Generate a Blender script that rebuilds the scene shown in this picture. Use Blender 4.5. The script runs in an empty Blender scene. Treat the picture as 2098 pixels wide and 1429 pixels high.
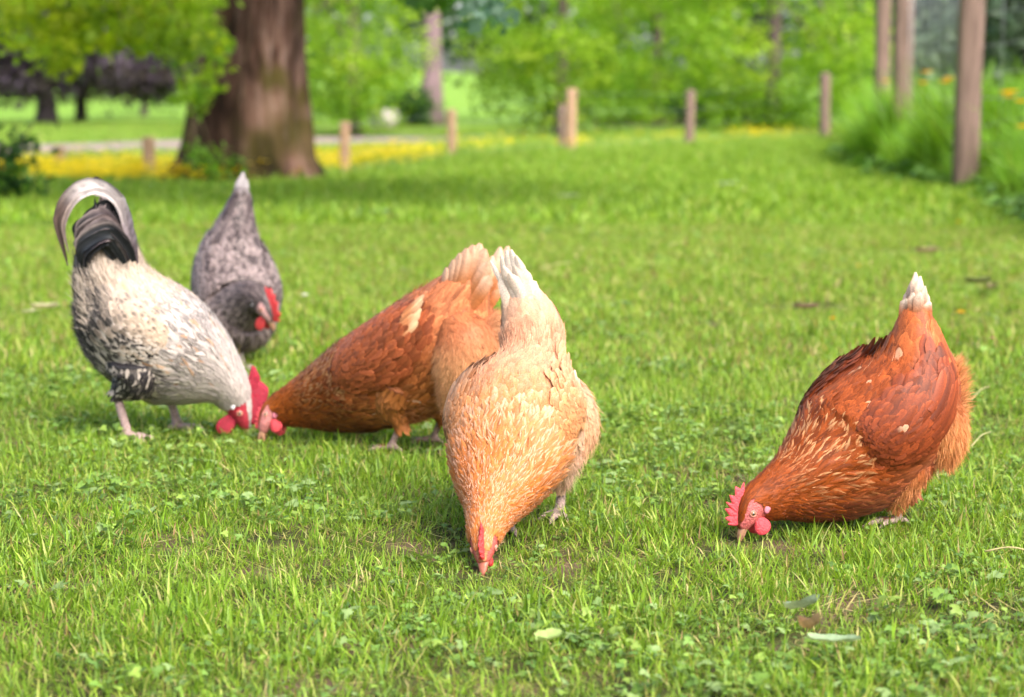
import bpy, math
import numpy as np
from math import pi, radians, cos, sin, tan, atan2

# ------------------------------------------------------------------ camera
FOC = 70.0
FPX = FOC / 36.0 * 2098.0            # focal length in photograph pixels
CAMZ = 0.62
PITCH = math.atan((714.5 - 200.0) / FPX)
scene = bpy.context.scene
col = scene.collection
cam_d = bpy.data.cameras.new('camera')
cam = bpy.data.objects.new('camera', cam_d)
col.objects.link(cam)
cam.location = (0, 0, CAMZ)
cam.rotation_euler = (pi / 2 - PITCH, 0, 0)
cam_d.lens = FOC
cam_d.sensor_width = 36.0
cam_d.clip_start = 0.05
cam_d.clip_end = 2000.0
cam_d.dof.use_dof = True
cam_d.dof.focus_distance = 2.72
cam_d.dof.aperture_fstop = 4.8
scene.camera = cam

# ------------------------------------------------------------------ sky and sun
SUN = np.array([0.40, -0.52, 0.75]); SUN /= np.linalg.norm(SUN)
SUN_EL = math.asin(SUN[2]); SUN_ROT = atan2(SUN[0], SUN[1])
world = bpy.data.worlds.new('World')
scene.world = world
world.use_nodes = True
nt = world.node_tree
nt.nodes.clear()
wo = nt.nodes.new('ShaderNodeOutputWorld'); bg = nt.nodes.new('ShaderNodeBackground')
sky = nt.nodes.new('ShaderNodeTexSky')
sky.sky_type = 'NISHITA'; sky.sun_disc = False
sky.sun_elevation = SUN_EL; sky.sun_rotation = SUN_ROT
sky.air_density = 0.9; sky.dust_density = 4.0; sky.ozone_density = 0.4
bg.inputs['Strength'].default_value = 0.15
nt.links.new(sky.outputs[0], bg.inputs[0]); nt.links.new(bg.outputs[0], wo.inputs[0])
sun_d = bpy.data.lights.new('sun', 'SUN')
sun_d.energy = 1.8
sun_d.angle = radians(40)
sun_d.color = (1.0, 0.965, 0.91)
sun = bpy.data.objects.new('sun', sun_d)
col.objects.link(sun)
from mathutils import Vector
sun.rotation_euler = Vector(-SUN).to_track_quat('-Z', 'Y').to_euler()
sun.location = (8, -3, 12)
vs = scene.view_settings
vs.view_transform = 'Standard'; vs.look = 'None'; vs.gamma = 1.0
vs.exposure = 1.5
vs.use_curve_mapping = False
scene.cycles.use_denoising = True
scene.cycles.max_bounces = 5
scene.cycles.use_adaptive_sampling = True
scene.cycles.adaptive_threshold = 0.02
scene.cycles.transparent_max_bounces = 4

# ------------------------------------------------------------------ helpers
RNG = np.random.default_rng(7)

def px(x, y, d):
    """point at depth d (metres along +Y) that the photograph shows at pixel x, y"""
    cx = (x - 1049.0) / FPX; cy = -(y - 714.5) / FPX
    t = d / (cos(PITCH) + cy * sin(PITCH))
    return np.array([cx * t, d, CAMZ + t * (cy * cos(PITCH) - sin(PITCH))])

def nrm(a):
    return a / np.maximum(np.linalg.norm(a, axis=-1, keepdims=True), 1e-12)

def tag(o, label=None, cat=None, group=None, kind=None):
    if label: o['label'] = label
    if cat: o['category'] = cat
    if group: o['group'] = group
    if kind: o['kind'] = kind
    return o

def empty(name, loc):
    o = bpy.data.objects.new(name, None)
    o.empty_display_size = 0.05
    o.location = tuple(float(c) for c in loc)
    col.objects.link(o)
    return o

def mesh_from(name, verts, faces, colors=None, smooth=True):
    """faces: int array (n,3)/(n,4) or list of arrays or python lists"""
    me = bpy.data.meshes.new(name)
    verts = np.asarray(verts, dtype=np.float32).reshape(-1, 3)
    if isinstance(faces, np.ndarray): faces = [faces]
    idx, starts, off = [], [], 0
    for f in faces:
        f = np.asarray(f, dtype=np.int32)
        if f.ndim == 1: f = f[None, :]
        n, k = f.shape
        idx.append(f.ravel()); starts.append(off + np.arange(n) * k); off += n * k
    idx = np.concatenate(idx).astype(np.int32); starts = np.concatenate(starts).astype(np.int32)
    me.vertices.add(len(verts)); me.vertices.foreach_set('co', verts.ravel())
    me.loops.add(len(idx)); me.loops.foreach_set('vertex_index', idx)
    me.polygons.add(len(starts)); me.polygons.foreach_set('loop_start', starts)
    me.update(calc_edges=True)
    me.validate()
    if smooth and len(me.polygons):
        me.polygons.foreach_set('use_smooth', np.ones(len(me.polygons), dtype=bool))
    if colors is not None:
        set_col(me, colors)
    return me

def set_col(me, colors):
    c = np.asarray(colors, dtype=np.float32).reshape(-1, 3)
    a = me.color_attributes.new('Col', 'FLOAT_COLOR', 'POINT')
    c4 = np.ones((len(me.vertices), 4), dtype=np.float32); c4[:, :3] = np.clip(c, 0, 1)
    a.data.foreach_set('color', c4.ravel())

def obj(name, verts, faces, mat, parent=None, colors=None, smooth=True, origin=None):
    """one mesh object; world-space vertices, stored relative to its origin / parent"""
    verts = np.asarray(verts, dtype=np.float64).reshape(-1, 3)
    if parent is not None:
        base = np.zeros(3); p = parent
        while p is not None:
            base += np.array(p.location); p = p.parent
        o_loc = np.zeros(3)
    else:
        base = np.zeros(3) if origin is None else np.asarray(origin, float)
        o_loc = base
    me = mesh_from(name, verts - base, faces, colors, smooth)
    o = bpy.data.objects.new(name, me)
    if mat: me.materials.append(mat)
    col.objects.link(o)
    if parent is not None: o.parent = parent
    else: o.location = tuple(o_loc)
    return o

class MB:
    """collects pieces of one mesh"""
    def __init__(s): s.v = []; s.f = []; s.c = []; s.n = 0
    def add(s, v, f, c=None):
        v = np.asarray(v, float).reshape(-1, 3)
        fs = f if isinstance(f, list) else [f]
        for q in fs: s.f.append(np.atleast_2d(np.asarray(q, dtype=np.int64)) + s.n)
        s.v.append(v); s.n += len(v)
        if c is not None: s.c.append(np.broadcast_to(np.asarray(c, float), v.shape))
        return s
    def build(s, name, mat, parent=None, smooth=True, origin=None):
        return obj(name, np.concatenate(s.v), s.f, mat, parent, np.concatenate(s.c) if s.c else None, smooth, origin)

def grid_faces(nu, nv, closed=False):
    i = np.arange(nu - 1)[:, None]; j = np.arange(nv if closed else nv - 1)[None, :]
    jn = (j + 1) % nv
    a = i * nv + j; b = i * nv + jn; c = (i + 1) * nv + jn; d = (i + 1) * nv + j
    return np.stack([a, b, c, d], -1).reshape(-1, 4)

def catmull(P, n):
    P = np.asarray(P, float); m = len(P)
    Q = np.vstack([2 * P[0] - P[1], P, 2 * P[-1] - P[-2]])
    t = np.linspace(0, m - 1, n); i = np.minimum(t.astype(int), m - 2); f = (t - i)[:, None]
    p0, p1, p2, p3 = Q[i], Q[i + 1], Q[i + 2], Q[i + 3]
    return 0.5 * (2 * p1 + (p2 - p0) * f + (2 * p0 - 5 * p1 + 4 * p2 - p3) * f**2 + (3 * p1 - p0 - 3 * p2 + p3) * f**3)

def tube(path, radii, sides=10, flat=1.0):
    """tapered tube round a path; returns verts, faces"""
    P = np.asarray(path, float); n = len(P)
    R = np.broadcast_to(np.asarray(radii, float), (n,))
    T = nrm(np.gradient(P, axis=0))
    ref = np.array([0.0, 0, 1]) if abs(T[:, 2]).mean() < 0.8 else np.array([1.0, 0, 0])
    A = nrm(np.cross(T, ref)); B = np.cross(T, A)
    th = np.arange(sides) / sides * 2 * pi
    V = P[:, None] + R[:, None, None] * (A[:, None] * np.cos(th)[None, :, None] + flat * B[:, None] * np.sin(th)[None, :, None])
    V = V.reshape(-1, 3)
    F = grid_faces(n, sides, True)
    k = len(V)
    V = np.vstack([V, P[0], P[-1]])
    j = np.arange(sides); jn = (j + 1) % sides
    F2 = np.stack([np.full(sides, k), jn, j], -1)
    F3 = np.stack([np.full(sides, k + 1), (n - 1) * sides + j, (n - 1) * sides + jn], -1)
    return V, [F, F2, F3]

def ellipsoid(c, ax, ay, az, nu=10, nv=14):
    """ax, ay, az: half-axis vectors"""
    th = np.linspace(0, pi, nu)[:, None]; ph = (np.arange(nv) / nv * 2 * pi)[None, :]
    V = np.asarray(c, float) + (np.sin(th) * np.cos(ph))[..., None] * np.asarray(ax, float) + (np.sin(th) * np.sin(ph))[..., None] * np.asarray(ay, float) + (np.cos(th) + 0 * ph)[..., None] * np.asarray(az, float)
    return V.reshape(-1, 3), grid_faces(nu, nv, True)

def box(c, sx, sy, sz, rz=0.0):
    x, y, z = sx / 2, sy / 2, sz / 2
    V = np.array([[-x, -y, -z], [x, -y, -z], [x, y, -z], [-x, y, -z], [-x, -y, z], [x, -y, z], [x, y, z], [-x, y, z]])
    R = np.array([[cos(rz), -sin(rz), 0], [sin(rz), cos(rz), 0], [0, 0, 1]])
    F = np.array([[0, 3, 2, 1], [4, 5, 6, 7], [0, 1, 5, 4], [1, 2, 6, 5], [2, 3, 7, 6], [3, 0, 4, 7]])
    return V @ R.T + np.asarray(c, float), F

def smooth_noise(x, y, seed=0, octaves=3):
    """cheap value noise in numpy"""
    out = np.zeros(np.broadcast(x, y).shape); amp = 1.0; tot = 0
    for o in range(octaves):
        xi = np.floor(x).astype(np.int64); yi = np.floor(y).astype(np.int64)
        fx = x - xi; fy = y - yi; fx = fx * fx * (3 - 2 * fx); fy = fy * fy * (3 - 2 * fy)
        def h(a, b):
            n = (a * 374761393 + b * 668265263 + (seed + o) * 1442695041) & 0x7fffffff
            n = ((n ^ (n >> 13)) * 1274126177) & 0x7fffffff
            return ((n ^ (n >> 16)) & 0xffff) / 65535.0
        v = (h(xi, yi) * (1 - fx) + h(xi + 1, yi) * fx) * (1 - fy) + (h(xi, yi + 1) * (1 - fx) + h(xi + 1, yi + 1) * fx) * fy
        out = out + amp * v; tot += amp; amp *= 0.5; x = x * 2.03; y = y * 2.03
    return out / tot

# ------------------------------------------------------------------ materials
def new_mat(name):
    m = bpy.data.materials.new(name); m.use_nodes = True
    m.node_tree.nodes.clear()
    return m, m.node_tree

def N(t, typ, **kw):
    n = t.nodes.new(typ)
    for k, v in kw.items():
        if k.startswith('_'): setattr(n, k[1:], v)
        else: n.inputs[k.replace('_', ' ')].default_value = v
    return n

def mixrgb(t, blend, fac, a, b):
    n = t.nodes.new('ShaderNodeMix'); n.data_type = 'RGBA'; n.blend_type = blend
    for sock, v in ((n.inputs[0], fac), (n.inputs[6], a), (n.inputs[7], b)):
        if hasattr(v, 'is_linked'): t.links.new(v, sock)
        else: sock.default_value = v if not isinstance(v, tuple) else (*v, 1.0)
    return n.outputs[2]

def ramp(t, fac, stops):
    r = t.nodes.new('ShaderNodeValToRGB'); t.links.new(fac, r.inputs[0])
    e = r.color_ramp.elements
    while len(e) < len(stops): e.new(0.5)
    for k, (p, c) in enumerate(stops):
        e[k].position = p; e[k].color = (*c, 1.0)
    return r.outputs[0]

def pos_noise(t, scale, detail=3.0, rough=0.55, stretch=None, coord='pos'):
    if coord == 'pos': src = t.nodes.new('ShaderNodeNewGeometry').outputs['Position']
    else: src = t.nodes.new('ShaderNodeTexCoord').outputs['Object']
    if stretch:
        mp = t.nodes.new('ShaderNodeMapping'); mp.inputs['Scale'].default_value = stretch
        t.links.new(src, mp.inputs[0]); src = mp.outputs[0]
    n = t.nodes.new('ShaderNodeTexNoise'); n.inputs['Scale'].default_value = scale
    n.inputs['Detail'].default_value = detail; n.inputs['Roughness'].default_value = rough
    t.links.new(src, n.inputs[0])
    return n.outputs[0]

def leaf_material(name, transl=0.4, rough=0.5, spec=0.3, var=0.35, patch=0.0, patch_scale=1.0, patch_col=(0.5, 0.6, 0.2), tint=(1.25, 1.15, 0.7)):
    m, t = new_mat(name)
    at = N(t, 'ShaderNodeAttribute', _attribute_name='Col')
    c = at.outputs['Color']
    if patch > 0:
        nz = pos_noise(t, patch_scale, 4.0)
        f = ramp(t, nz, [(0.40, (0, 0, 0)), (0.62, (patch, patch, patch))])
        c = mixrgb(t, 'MIX', f, c, patch_col)
    if var > 0:
        nz2 = pos_noise(t, patch_scale * 9.0, 2.0)
        g = ramp(t, nz2, [(0.25, (1 - var,) * 3), (0.75, (1 + var * 0.5,) * 3)])
        c = mixrgb(t, 'MULTIPLY', 1.0, c, g)
    pb = N(t, 'ShaderNodeBsdfPrincipled', Roughness=rough)
    pb.inputs['Specular IOR Level'].default_value = spec
    t.links.new(c, pb.inputs['Base Color'])
    tr = t.nodes.new('ShaderNodeBsdfTranslucent')
    c2 = mixrgb(t, 'MULTIPLY', 1.0, c, tint)
    t.links.new(c2, tr.inputs['Color'])
    mx = t.nodes.new('ShaderNodeMixShader'); mx.inputs[0].default_value = transl
    t.links.new(pb.outputs[0], mx.inputs[1]); t.links.new(tr.outputs[0], mx.inputs[2])
    out = t.nodes.new('ShaderNodeOutputMaterial'); t.links.new(mx.outputs[0], out.inputs[0])
    return m

def plain(name, colr, rough=0.6, spec=0.3, noise=None, bump=0.0, bscale=60.0, sss=0.0, stretch=None, coat=0.0, attr=False):
    """noise: (scale, dark multiplier, bright multiplier)"""
    m, t = new_mat(name)
    pb = N(t, 'ShaderNodeBsdfPrincipled', Roughness=rough)
    pb.inputs['Specular IOR Level'].default_value = spec
    pb.inputs['Coat Weight'].default_value = coat
    if sss > 0:
        pb.inputs['Subsurface Weight'].default_value = sss
        pb.inputs['Subsurface Radius'].default_value = (0.006, 0.002, 0.0015)
        pb.inputs['Subsurface Scale'].default_value = 1.0
    if attr:
        c = N(t, 'ShaderNodeAttribute', _attribute_name='Col').outputs['Color']
    else:
        r = t.nodes.new('ShaderNodeRGB'); r.outputs[0].default_value = (*colr, 1); c = r.outputs[0]
    if noise:
        nz = pos_noise(t, noise[0], 4.0, stretch=stretch)
        g = ramp(t, nz, [(0.3, (noise[1],) * 3), (0.7, (noise[2],) * 3)])
        c = mixrgb(t, 'MULTIPLY', 1.0, c, g)
    t.links.new(c, pb.inputs['Base Color'])
    if bump > 0:
        nb = pos_noise(t, bscale, 5.0, stretch=stretch)
        b = t.nodes.new('ShaderNodeBump'); b.inputs['Strength'].default_value = bump; b.inputs['Distance'].default_value = 0.01
        t.links.new(nb, b.inputs['Height']); t.links.new(b.outputs[0], pb.inputs['Normal'])
    out = t.nodes.new('ShaderNodeOutputMaterial'); t.links.new(pb.outputs[0], out.inputs[0])
    return m

M = {}
M['grass'] = leaf_material('grass_blades', 0.45, 0.45, 0.35, 0.30, 0.30, 1.6, (0.28, 0.44, 0.05))
M['weed'] = leaf_material('weed_leaves', 0.30, 0.5, 0.35, 0.25, 0.0, 2.0)
M['foliage'] = leaf_material('tree_leaves', 0.58, 0.5, 0.3, 0.15, 0.0, 0.4, tint=(1.28, 1.38, 0.62))
M['needle'] = leaf_material('dark_leaves', 0.2, 0.55, 0.25, 0.15, 0.0, 0.4)
M['petal'] = leaf_material('petals', 0.35, 0.5, 0.2, 0.0, tint=(1.1, 1.0, 0.8))
M['litter'] = leaf_material('leaf_litter', 0.25, 0.6, 0.25, 0.35, 0.0, 12.0)

def feather_material(name, rough=0.5, spec=0.25, sheen=0.04, var=(0.78, 1.15), trans=0.16):
    m, t = new_mat(name)
    c = N(t, 'ShaderNodeAttribute', _attribute_name='Col').outputs['Color']
    g = ramp(t, pos_noise(t, 420.0, 3.0), [(0.3, (var[0],) * 3), (0.7, (var[1],) * 3)])
    c = mixrgb(t, 'MULTIPLY', 1.0, c, g)
    pb = N(t, 'ShaderNodeBsdfPrincipled', Roughness=rough)
    pb.inputs['Specular IOR Level'].default_value = spec
    pb.inputs['Sheen Weight'].default_value = sheen
    pb.inputs['Sheen Roughness'].default_value = 0.4
    t.links.new(c, pb.inputs['Base Color'])
    tr = t.nodes.new('ShaderNodeBsdfTranslucent'); t.links.new(c, tr.inputs['Color'])
    mx = t.nodes.new('ShaderNodeMixShader'); mx.inputs[0].default_value = trans
    t.links.new(pb.outputs[0], mx.inputs[1]); t.links.new(tr.outputs[0], mx.inputs[2])
    out = t.nodes.new('ShaderNodeOutputMaterial'); t.links.new(mx.outputs[0], out.inputs[0])
    return m
M['feather'] = feather_material('feathers')
M['vane'] = feather_material('tail_vanes', trans=0.25)
M['gloss_feather'] = feather_material('glossy_feathers', 0.45, 0.3, 0.05)
M['skin'] = plain('bird_skin', (0.5, 0.1, 0.08), 0.5, 0.35, noise=(330, 0.55, 1.2), bump=0.45, bscale=420, attr=True)
M['comb'] = plain('comb_skin', (0.62, 0.045, 0.045), 0.42, 0.4, noise=(220, 0.8, 1.15), bump=0.5, bscale=380, sss=0.12)
M['comb_pale'] = plain('comb_skin_pink', (0.66, 0.065, 0.08), 0.42, 0.4, noise=(220, 0.85, 1.12), bump=0.5, bscale=380, sss=0.12)
M['comb_dark'] = plain('comb_skin_crimson', (0.36, 0.012, 0.035), 0.4, 0.4, noise=(220, 0.75, 1.2), bump=0.5, bscale=380, sss=0.12)
M['beak'] = plain('beak_horn', (0.50, 0.26, 0.16), 0.35, 0.45, noise=(160, 0.6, 1.15))
M['beak_red'] = plain('beak_horn_red', (0.34, 0.10, 0.06), 0.4, 0.4, noise=(160, 0.7, 1.15))
M['iris'] = plain('iris', (0.34, 0.17, 0.08), 0.15, 0.6, noise=(900, 0.6, 1.2), coat=0.6)
M['pupil'] = plain('pupil', (0.006, 0.005, 0.005), 0.08, 0.6, coat=1.0)
M['eyering'] = plain('eye_ring', (0.58, 0.24, 0.18), 0.5, 0.3)
M['earlobe'] = plain('earlobe', (0.66, 0.20, 0.26), 0.5, 0.3, noise=(300, 0.85, 1.1))
M['earlobe_white'] = plain('earlobe_white', (0.72, 0.66, 0.66), 0.5, 0.3, noise=(300, 0.85, 1.1))
M['bark'] = None
M['post_new'] = plain('sawn_post_wood', (0.40, 0.25, 0.165), 0.75, 0.2, noise=(9, 0.7, 1.15), bump=0.3, bscale=40, stretch=(6, 6, 0.6))
M['post_old'] = plain('weathered_post_wood', (0.21, 0.14, 0.115), 0.8, 0.2, noise=(7, 0.6, 1.25), bump=0.4, bscale=30, stretch=(6, 6, 0.5))
M['wire'] = plain('galvanised_wire', (0.42, 0.44, 0.45), 0.4, 0.5)
M['wire'].node_tree.nodes['Principled BSDF'].inputs['Metallic'].default_value = 0.6
M['gravel'] = plain('track_gravel', (0.27, 0.20, 0.185), 0.9, 0.15, noise=(1.3, 0.8, 1.2), bump=0.3, bscale=20)
M['grey_bark'] = plain('grey_bark', (0.20, 0.135, 0.145), 0.85, 0.15, noise=(3, 0.6, 1.3), bump=0.5, bscale=8, stretch=(3, 3, 0.5))
M['dark_bark'] = plain('dark_bark', (0.075, 0.055, 0.065), 0.85, 0.15, noise=(3, 0.6, 1.3), bump=0.5, bscale=8, stretch=(3, 3, 0.5))
M['twig'] = plain('twig_bark', (0.11, 0.075, 0.045), 0.8, 0.2, noise=(20, 0.7, 1.2))
M['stone'] = plain('pale_stone', (0.42, 0.36, 0.34), 0.85, 0.2, noise=(4, 0.8, 1.15), bump=0.4, bscale=8)

# ------------------------------------------------------------------ terrain
COLS = {  # ground profiles (distance, height) for three bearings, in photograph pixels across
    500: [(0, 0), (12.9, 0), (14.4, -0.035), (19, -0.205), (26, -0.21), (38, -0.22), (45, -0.30), (80, 0.03), (130, 0.94), (250, 2.6), (700, 14)],
    1050: [(0, 0), (20.6, 0), (22.6, -0.02), (26, -0.11), (31, -0.19), (40, -0.21), (60, -0.34), (100, -0.60), (250, 0.7), (700, 8)],
    1700: [(0, 0), (28, 0), (32, -0.03), (40, -0.11), (60, -0.34), (100, -0.60), (250, 0.7), (700, 8)],
}
KEYS = sorted(COLS)
def terr(x, y):
    x = np.asarray(x, float); y = np.asarray(y, float)
    yy = np.maximum(y, 0.5)
    p = np.clip(1049.0 + FPX * x / yy, KEYS[0], KEYS[-1])
    zs = [np.interp(yy, [a for a, b in COLS[k]], [b for a, b in COLS[k]]) for k in KEYS]
    w = np.clip((p - KEYS[0]) / (KEYS[1] - KEYS[0]), 0, 1); w2 = np.clip((p - KEYS[1]) / (KEYS[2] - KEYS[1]), 0, 1)
    z = np.where(p < KEYS[1], zs[0] * (1 - w) + zs[1] * w, zs[1] * (1 - w2) + zs[2] * w2)
    und = (smooth_noise(x * 0.9 + 31.7, y * 0.9 + 11.2, 3, 2) - 0.5) * 0.035 * np.clip((yy - 5.0) / 5.0, 0, 1)
    bank = 0.10 * np.clip((x - bank_x(y)) / 0.8, 0, 1) * np.clip((y - 7) / 3, 0, 1) * np.clip((34 - y) / 6, 0, 1)
    return z + und + bank

BANK = [(0, 2.3), (8.0, 2.45), (11.0, 2.86), (13.3, 3.02), (17.5, 3.14), (22, 3.78), (27, 4.66), (40, 7.0), (700, 130)]
def bank_x(y):
    return np.interp(y, [a for a, b in BANK], [b for a, b in BANK])

def edge_y(x, y):
    """distance at which the mown lawn ends on the bearing of (x, y)"""
    p = 1049.0 + FPX * x / np.maximum(y, 0.5)
    return np.interp(p, [0, 300, 650, 920, 1170, 1410, 1690, 2098], [13.1, 13.5, 15.6, 19.6, 22.8, 25.5, 28.5, 32.5])

def ground_material():
    m, t = new_mat('lawn_soil')
    nz = pos_noise(t, 6.0, 5.0)
    c1 = ramp(t, nz, [(0.30, (0.030, 0.028, 0.013)), (0.50, (0.060, 0.062, 0.018)), (0.62, (0.11, 0.075, 0.045)), (0.8, (0.15, 0.10, 0.065))])
    nf = pos_noise(t, 0.35, 4.0)
    c2 = ramp(t, nf, [(0.3, (0.11, 0.22, 0.03)), (0.6, (0.19, 0.32, 0.04)), (0.8, (0.30, 0.36, 0.07))])
    g = t.nodes.new('ShaderNodeNewGeometry'); sp = t.nodes.new('ShaderNodeSeparateXYZ')
    t.links.new(g.outputs['Position'], sp.inputs[0])
    mr = t.nodes.new('ShaderNodeMapRange'); mr.inputs[1].default_value = 6.0; mr.inputs[2].default_value = 14.0
    t.links.new(sp.outputs[1], mr.inputs[0])
    c = mixrgb(t, 'MIX', mr.outputs[0], c1, c2)
    pb = N(t, 'ShaderNodeBsdfPrincipled', Roughness=0.9); pb.inputs['Specular IOR Level'].default_value = 0.1
    t.links.new(c, pb.inputs['Base Color'])
    b = t.nodes.new('ShaderNodeBump'); b.inputs['Strength'].default_value = 0.6; b.inputs['Distance'].default_value = 0.02
    t.links.new(pos_noise(t, 60.0, 4.0), b.inputs['Height']); t.links.new(b.outputs[0], pb.inputs['Normal'])
    out = t.nodes.new('ShaderNodeOutputMaterial'); t.links.new(pb.outputs[0], out.inputs[0])
    return m

ys = np.concatenate([np.linspace(-6, 0, 5)[:-1], np.linspace(0, 36, 130)[:-1], np.geomspace(36, 700, 60)])
xs_u = np.linspace(-1, 1, 121)
X = (np.sign(xs_u) * (np.abs(xs_u) ** 1.6))[None, :] * (8 + np.maximum(ys, 0) * 0.9)[:, None]
Y = np.repeat(ys[:, None], len(xs_u), 1)
Z = terr(X, Y)
g = obj('ground', np.stack([X, Y, Z], -1), grid_faces(len(ys), len(xs_u)), ground_material())
tag(g, 'mown green lawn falling away to a meadow', 'ground', kind='structure')

# gravel track beyond the meadow at the left
tp = np.array([[-16, 26.5], [-11, 28.2], [-7.5, 31.0], [-4.5, 36.0], [-2.0, 43.0]])
tc = catmull(tp, 40); tt = nrm(np.gradient(tc, axis=0)); tn = np.stack([-tt[:, 1], tt[:, 0]], -1)
wv = np.linspace(-2.6, 2.6, 7)
P2 = tc[:, None] + tn[:, None] * wv[None, :, None]
tr = obj('gravel_track', np.concatenate([P2, (terr(P2[..., 0], P2[..., 1]) + 0.03)[..., None]], -1), grid_faces(40, 7)[:, ::-1], M['gravel'])
tag(tr, 'pinkish grey gravel track beyond the meadow at left', 'track', kind='structure')

# ------------------------------------------------------------------ trees and far vegetation
def leaf_cloud(P, size, rng, C, droop=0.25, aspect=0.55):
    """leaf-sized folded blades at the points P"""
    n = len(P); size = np.broadcast_to(size, (n,))[:, None]
    d = nrm(rng.normal(0, 1, (n, 3)) * np.array([1, 1, .6]) + np.array([0, 0, -droop]))
    nn = nrm(rng.normal(0, .8, (n, 3)) + np.array([0, 0, .55])); nn = nrm(nn - (nn * d).sum(-1, keepdims=True) * d)
    b = np.cross(nn, d)
    w = size * aspect * .5
    m = P + d * size * .5
    V = np.stack([P, m + b * w - nn * w * .25, P + d * size - nn * size * .12, m - b * w - nn * w * .25], 1)
    F = np.arange(n * 4).reshape(n, 4)
    return V.reshape(-1, 3), F, np.repeat(C[:, None, :], 4, 1).reshape(-1, 3)

def pal(cols, n, rng, jit=.15):
    cols = np.array(cols, float)
    return cols[rng.integers(0, len(cols), n)] * rng.uniform(1 - jit, 1 + jit, (n, 1))

def clumps(centres, per, sigma, cols, rng, jit=.12):
    """leaf positions in clumps, each clump with its own shade of the palette"""
    k = len(centres)
    cc = pal(cols, k, rng, .18)
    P = np.repeat(centres, per, 0) + rng.normal(0, 1, (k * per, 3)) * np.asarray(sigma)
    C = np.repeat(cc, per, 0) * rng.uniform(1 - jit, 1 + jit, (k * per, 1))
    return P, C

def shell(c, r, n, rng, inner=.55, zmin=-9):
    d = nrm(rng.normal(0, 1, (n * 3, 3))); q = np.asarray(c) + d * np.asarray(r) * rng.uniform(inner, 1, (n * 3, 1)) ** .6
    q = q[q[:, 2] > zmin]
    return q[:n]

def tree(name, label, cat, X, Yd, trunk_r, height, cc, rr, ncl, per, sigma, size, cols, seed, bark='grey_bark', mat='foliage', group=None, zmin=0.1, droop=.35, lean=0.0, limbs=7):
    rng = np.random.default_rng(seed)
    z0 = float(terr(X, Yd)) - .05
    base = np.array([X, Yd, z0])
    root = empty(name, base); tag(root, label, cat, group)
    mb = MB()
    path = catmull([base, base + [lean * .3, 0, height * .35], base + [lean * .6, .1, height * .7], base + [lean, 0, height]], 18)
    V, F = tube(path, np.interp(np.linspace(0, 1, 18), [0, .08, .5, 1], [trunk_r * 1.5, trunk_r, trunk_r * .75, trunk_r * .2]), 14)
    mb.add(V, F)
    for k in range(limbs):
        a = rng.uniform(0, 2 * pi); hz = height * rng.uniform(.25, .8)
        s0 = base + [lean * hz / height, 0, hz]
        e = np.array(cc) + [X, Yd, z0] + np.array(rr) * .75 * np.array([cos(a), sin(a), rng.uniform(-.7, .5)])
        V, F = tube(catmull([s0, (s0 + e) / 2 + [0, 0, .25], e], 8), np.linspace(trunk_r * .35, trunk_r * .06, 8), 6)
        mb.add(V, F)
    mb.build('trunk', M[bark], root)
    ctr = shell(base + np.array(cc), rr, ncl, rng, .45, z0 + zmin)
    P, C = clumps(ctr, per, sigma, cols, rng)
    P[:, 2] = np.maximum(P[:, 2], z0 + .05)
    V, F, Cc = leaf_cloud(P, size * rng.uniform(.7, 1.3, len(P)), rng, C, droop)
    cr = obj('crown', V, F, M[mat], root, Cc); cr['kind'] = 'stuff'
    return root

def bearing(p, y): return (p - 1049.0) / FPX * y * 1.0

SPRING = [(.26, .40, .03), (.34, .48, .045), (.42, .52, .06), (.20, .34, .035), (.30, .44, .06)]
MID = [(.14, .28, .025), (.20, .35, .03), (.26, .41, .04), (.10, .21, .02)]
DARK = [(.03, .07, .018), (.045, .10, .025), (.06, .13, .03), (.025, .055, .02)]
PURP = [(.10, .07, .13), (.13, .09, .16), (.18, .13, .21), (.06, .045, .08)]
LIME = [(.36, .42, .02), (.42, .46, .03), (.28, .38, .03), (.34, .44, .04), (.22, .32, .03)]

tree('maple_tree', 'light green spring tree just right of the big trunk', 'tree', bearing(728, 46), 46, .16, 7, (0, 0, 3.0), (1.75, 2.0, 3.0), 190, 52, (.30, .30, .17), .17, SPRING, 101, group='trees across the meadow', zmin=.45)
tree('beech_tree', 'green tree with hanging branches behind the centre fence posts', 'tree', bearing(1150, 41), 41, .15, 7, (0, 0, 2.7), (1.95, 2.0, 3.0), 200, 52, (.26, .26, .15), .15, SPRING + MID[1:3], 102, group='trees across the meadow', zmin=.1)
tree('lime_tree', 'broad bright green tree left of the tall weathered posts', 'tree', bearing(1580, 40), 40, .15, 7, (0, 0, 2.6), (2.35, 2.0, 2.9), 215, 52, (.28, .28, .15), .16, SPRING + MID[2:3], 103, group='trees across the meadow', zmin=.1)
tree('lime_tree', 'green tree half hidden between the two bright trees in the centre', 'tree', bearing(1345, 60), 60, .2, 8, (0, 0, 3.2), (2.2, 2.0, 3.3), 170, 50, (.38, .38, .2), .22, SPRING + MID[1:3], 104, group='trees across the meadow', zmin=.3)
tree('maple_tree', 'green tree close behind the tall grass and wire mesh', 'tree', bearing(1790, 52), 52, .18, 8, (0, 0, 3.0), (1.9, 2.0, 3.0), 130, 55, (.36, .36, .2), .2, MID + SPRING[:2], 105, group='trees across the meadow', zmin=.2)
tree('pine_tree', 'tall straight grey-violet trunk standing in dark shade', 'tree', bearing(886, 58), 58, .30, 14, (0, 1.5, 8.5), (3.0, 2.6, 4.5), 120, 70, (.5, .5, .25), .26, DARK, 106, mat='needle', group='trees across the meadow', zmin=4.0, limbs=5)
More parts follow.
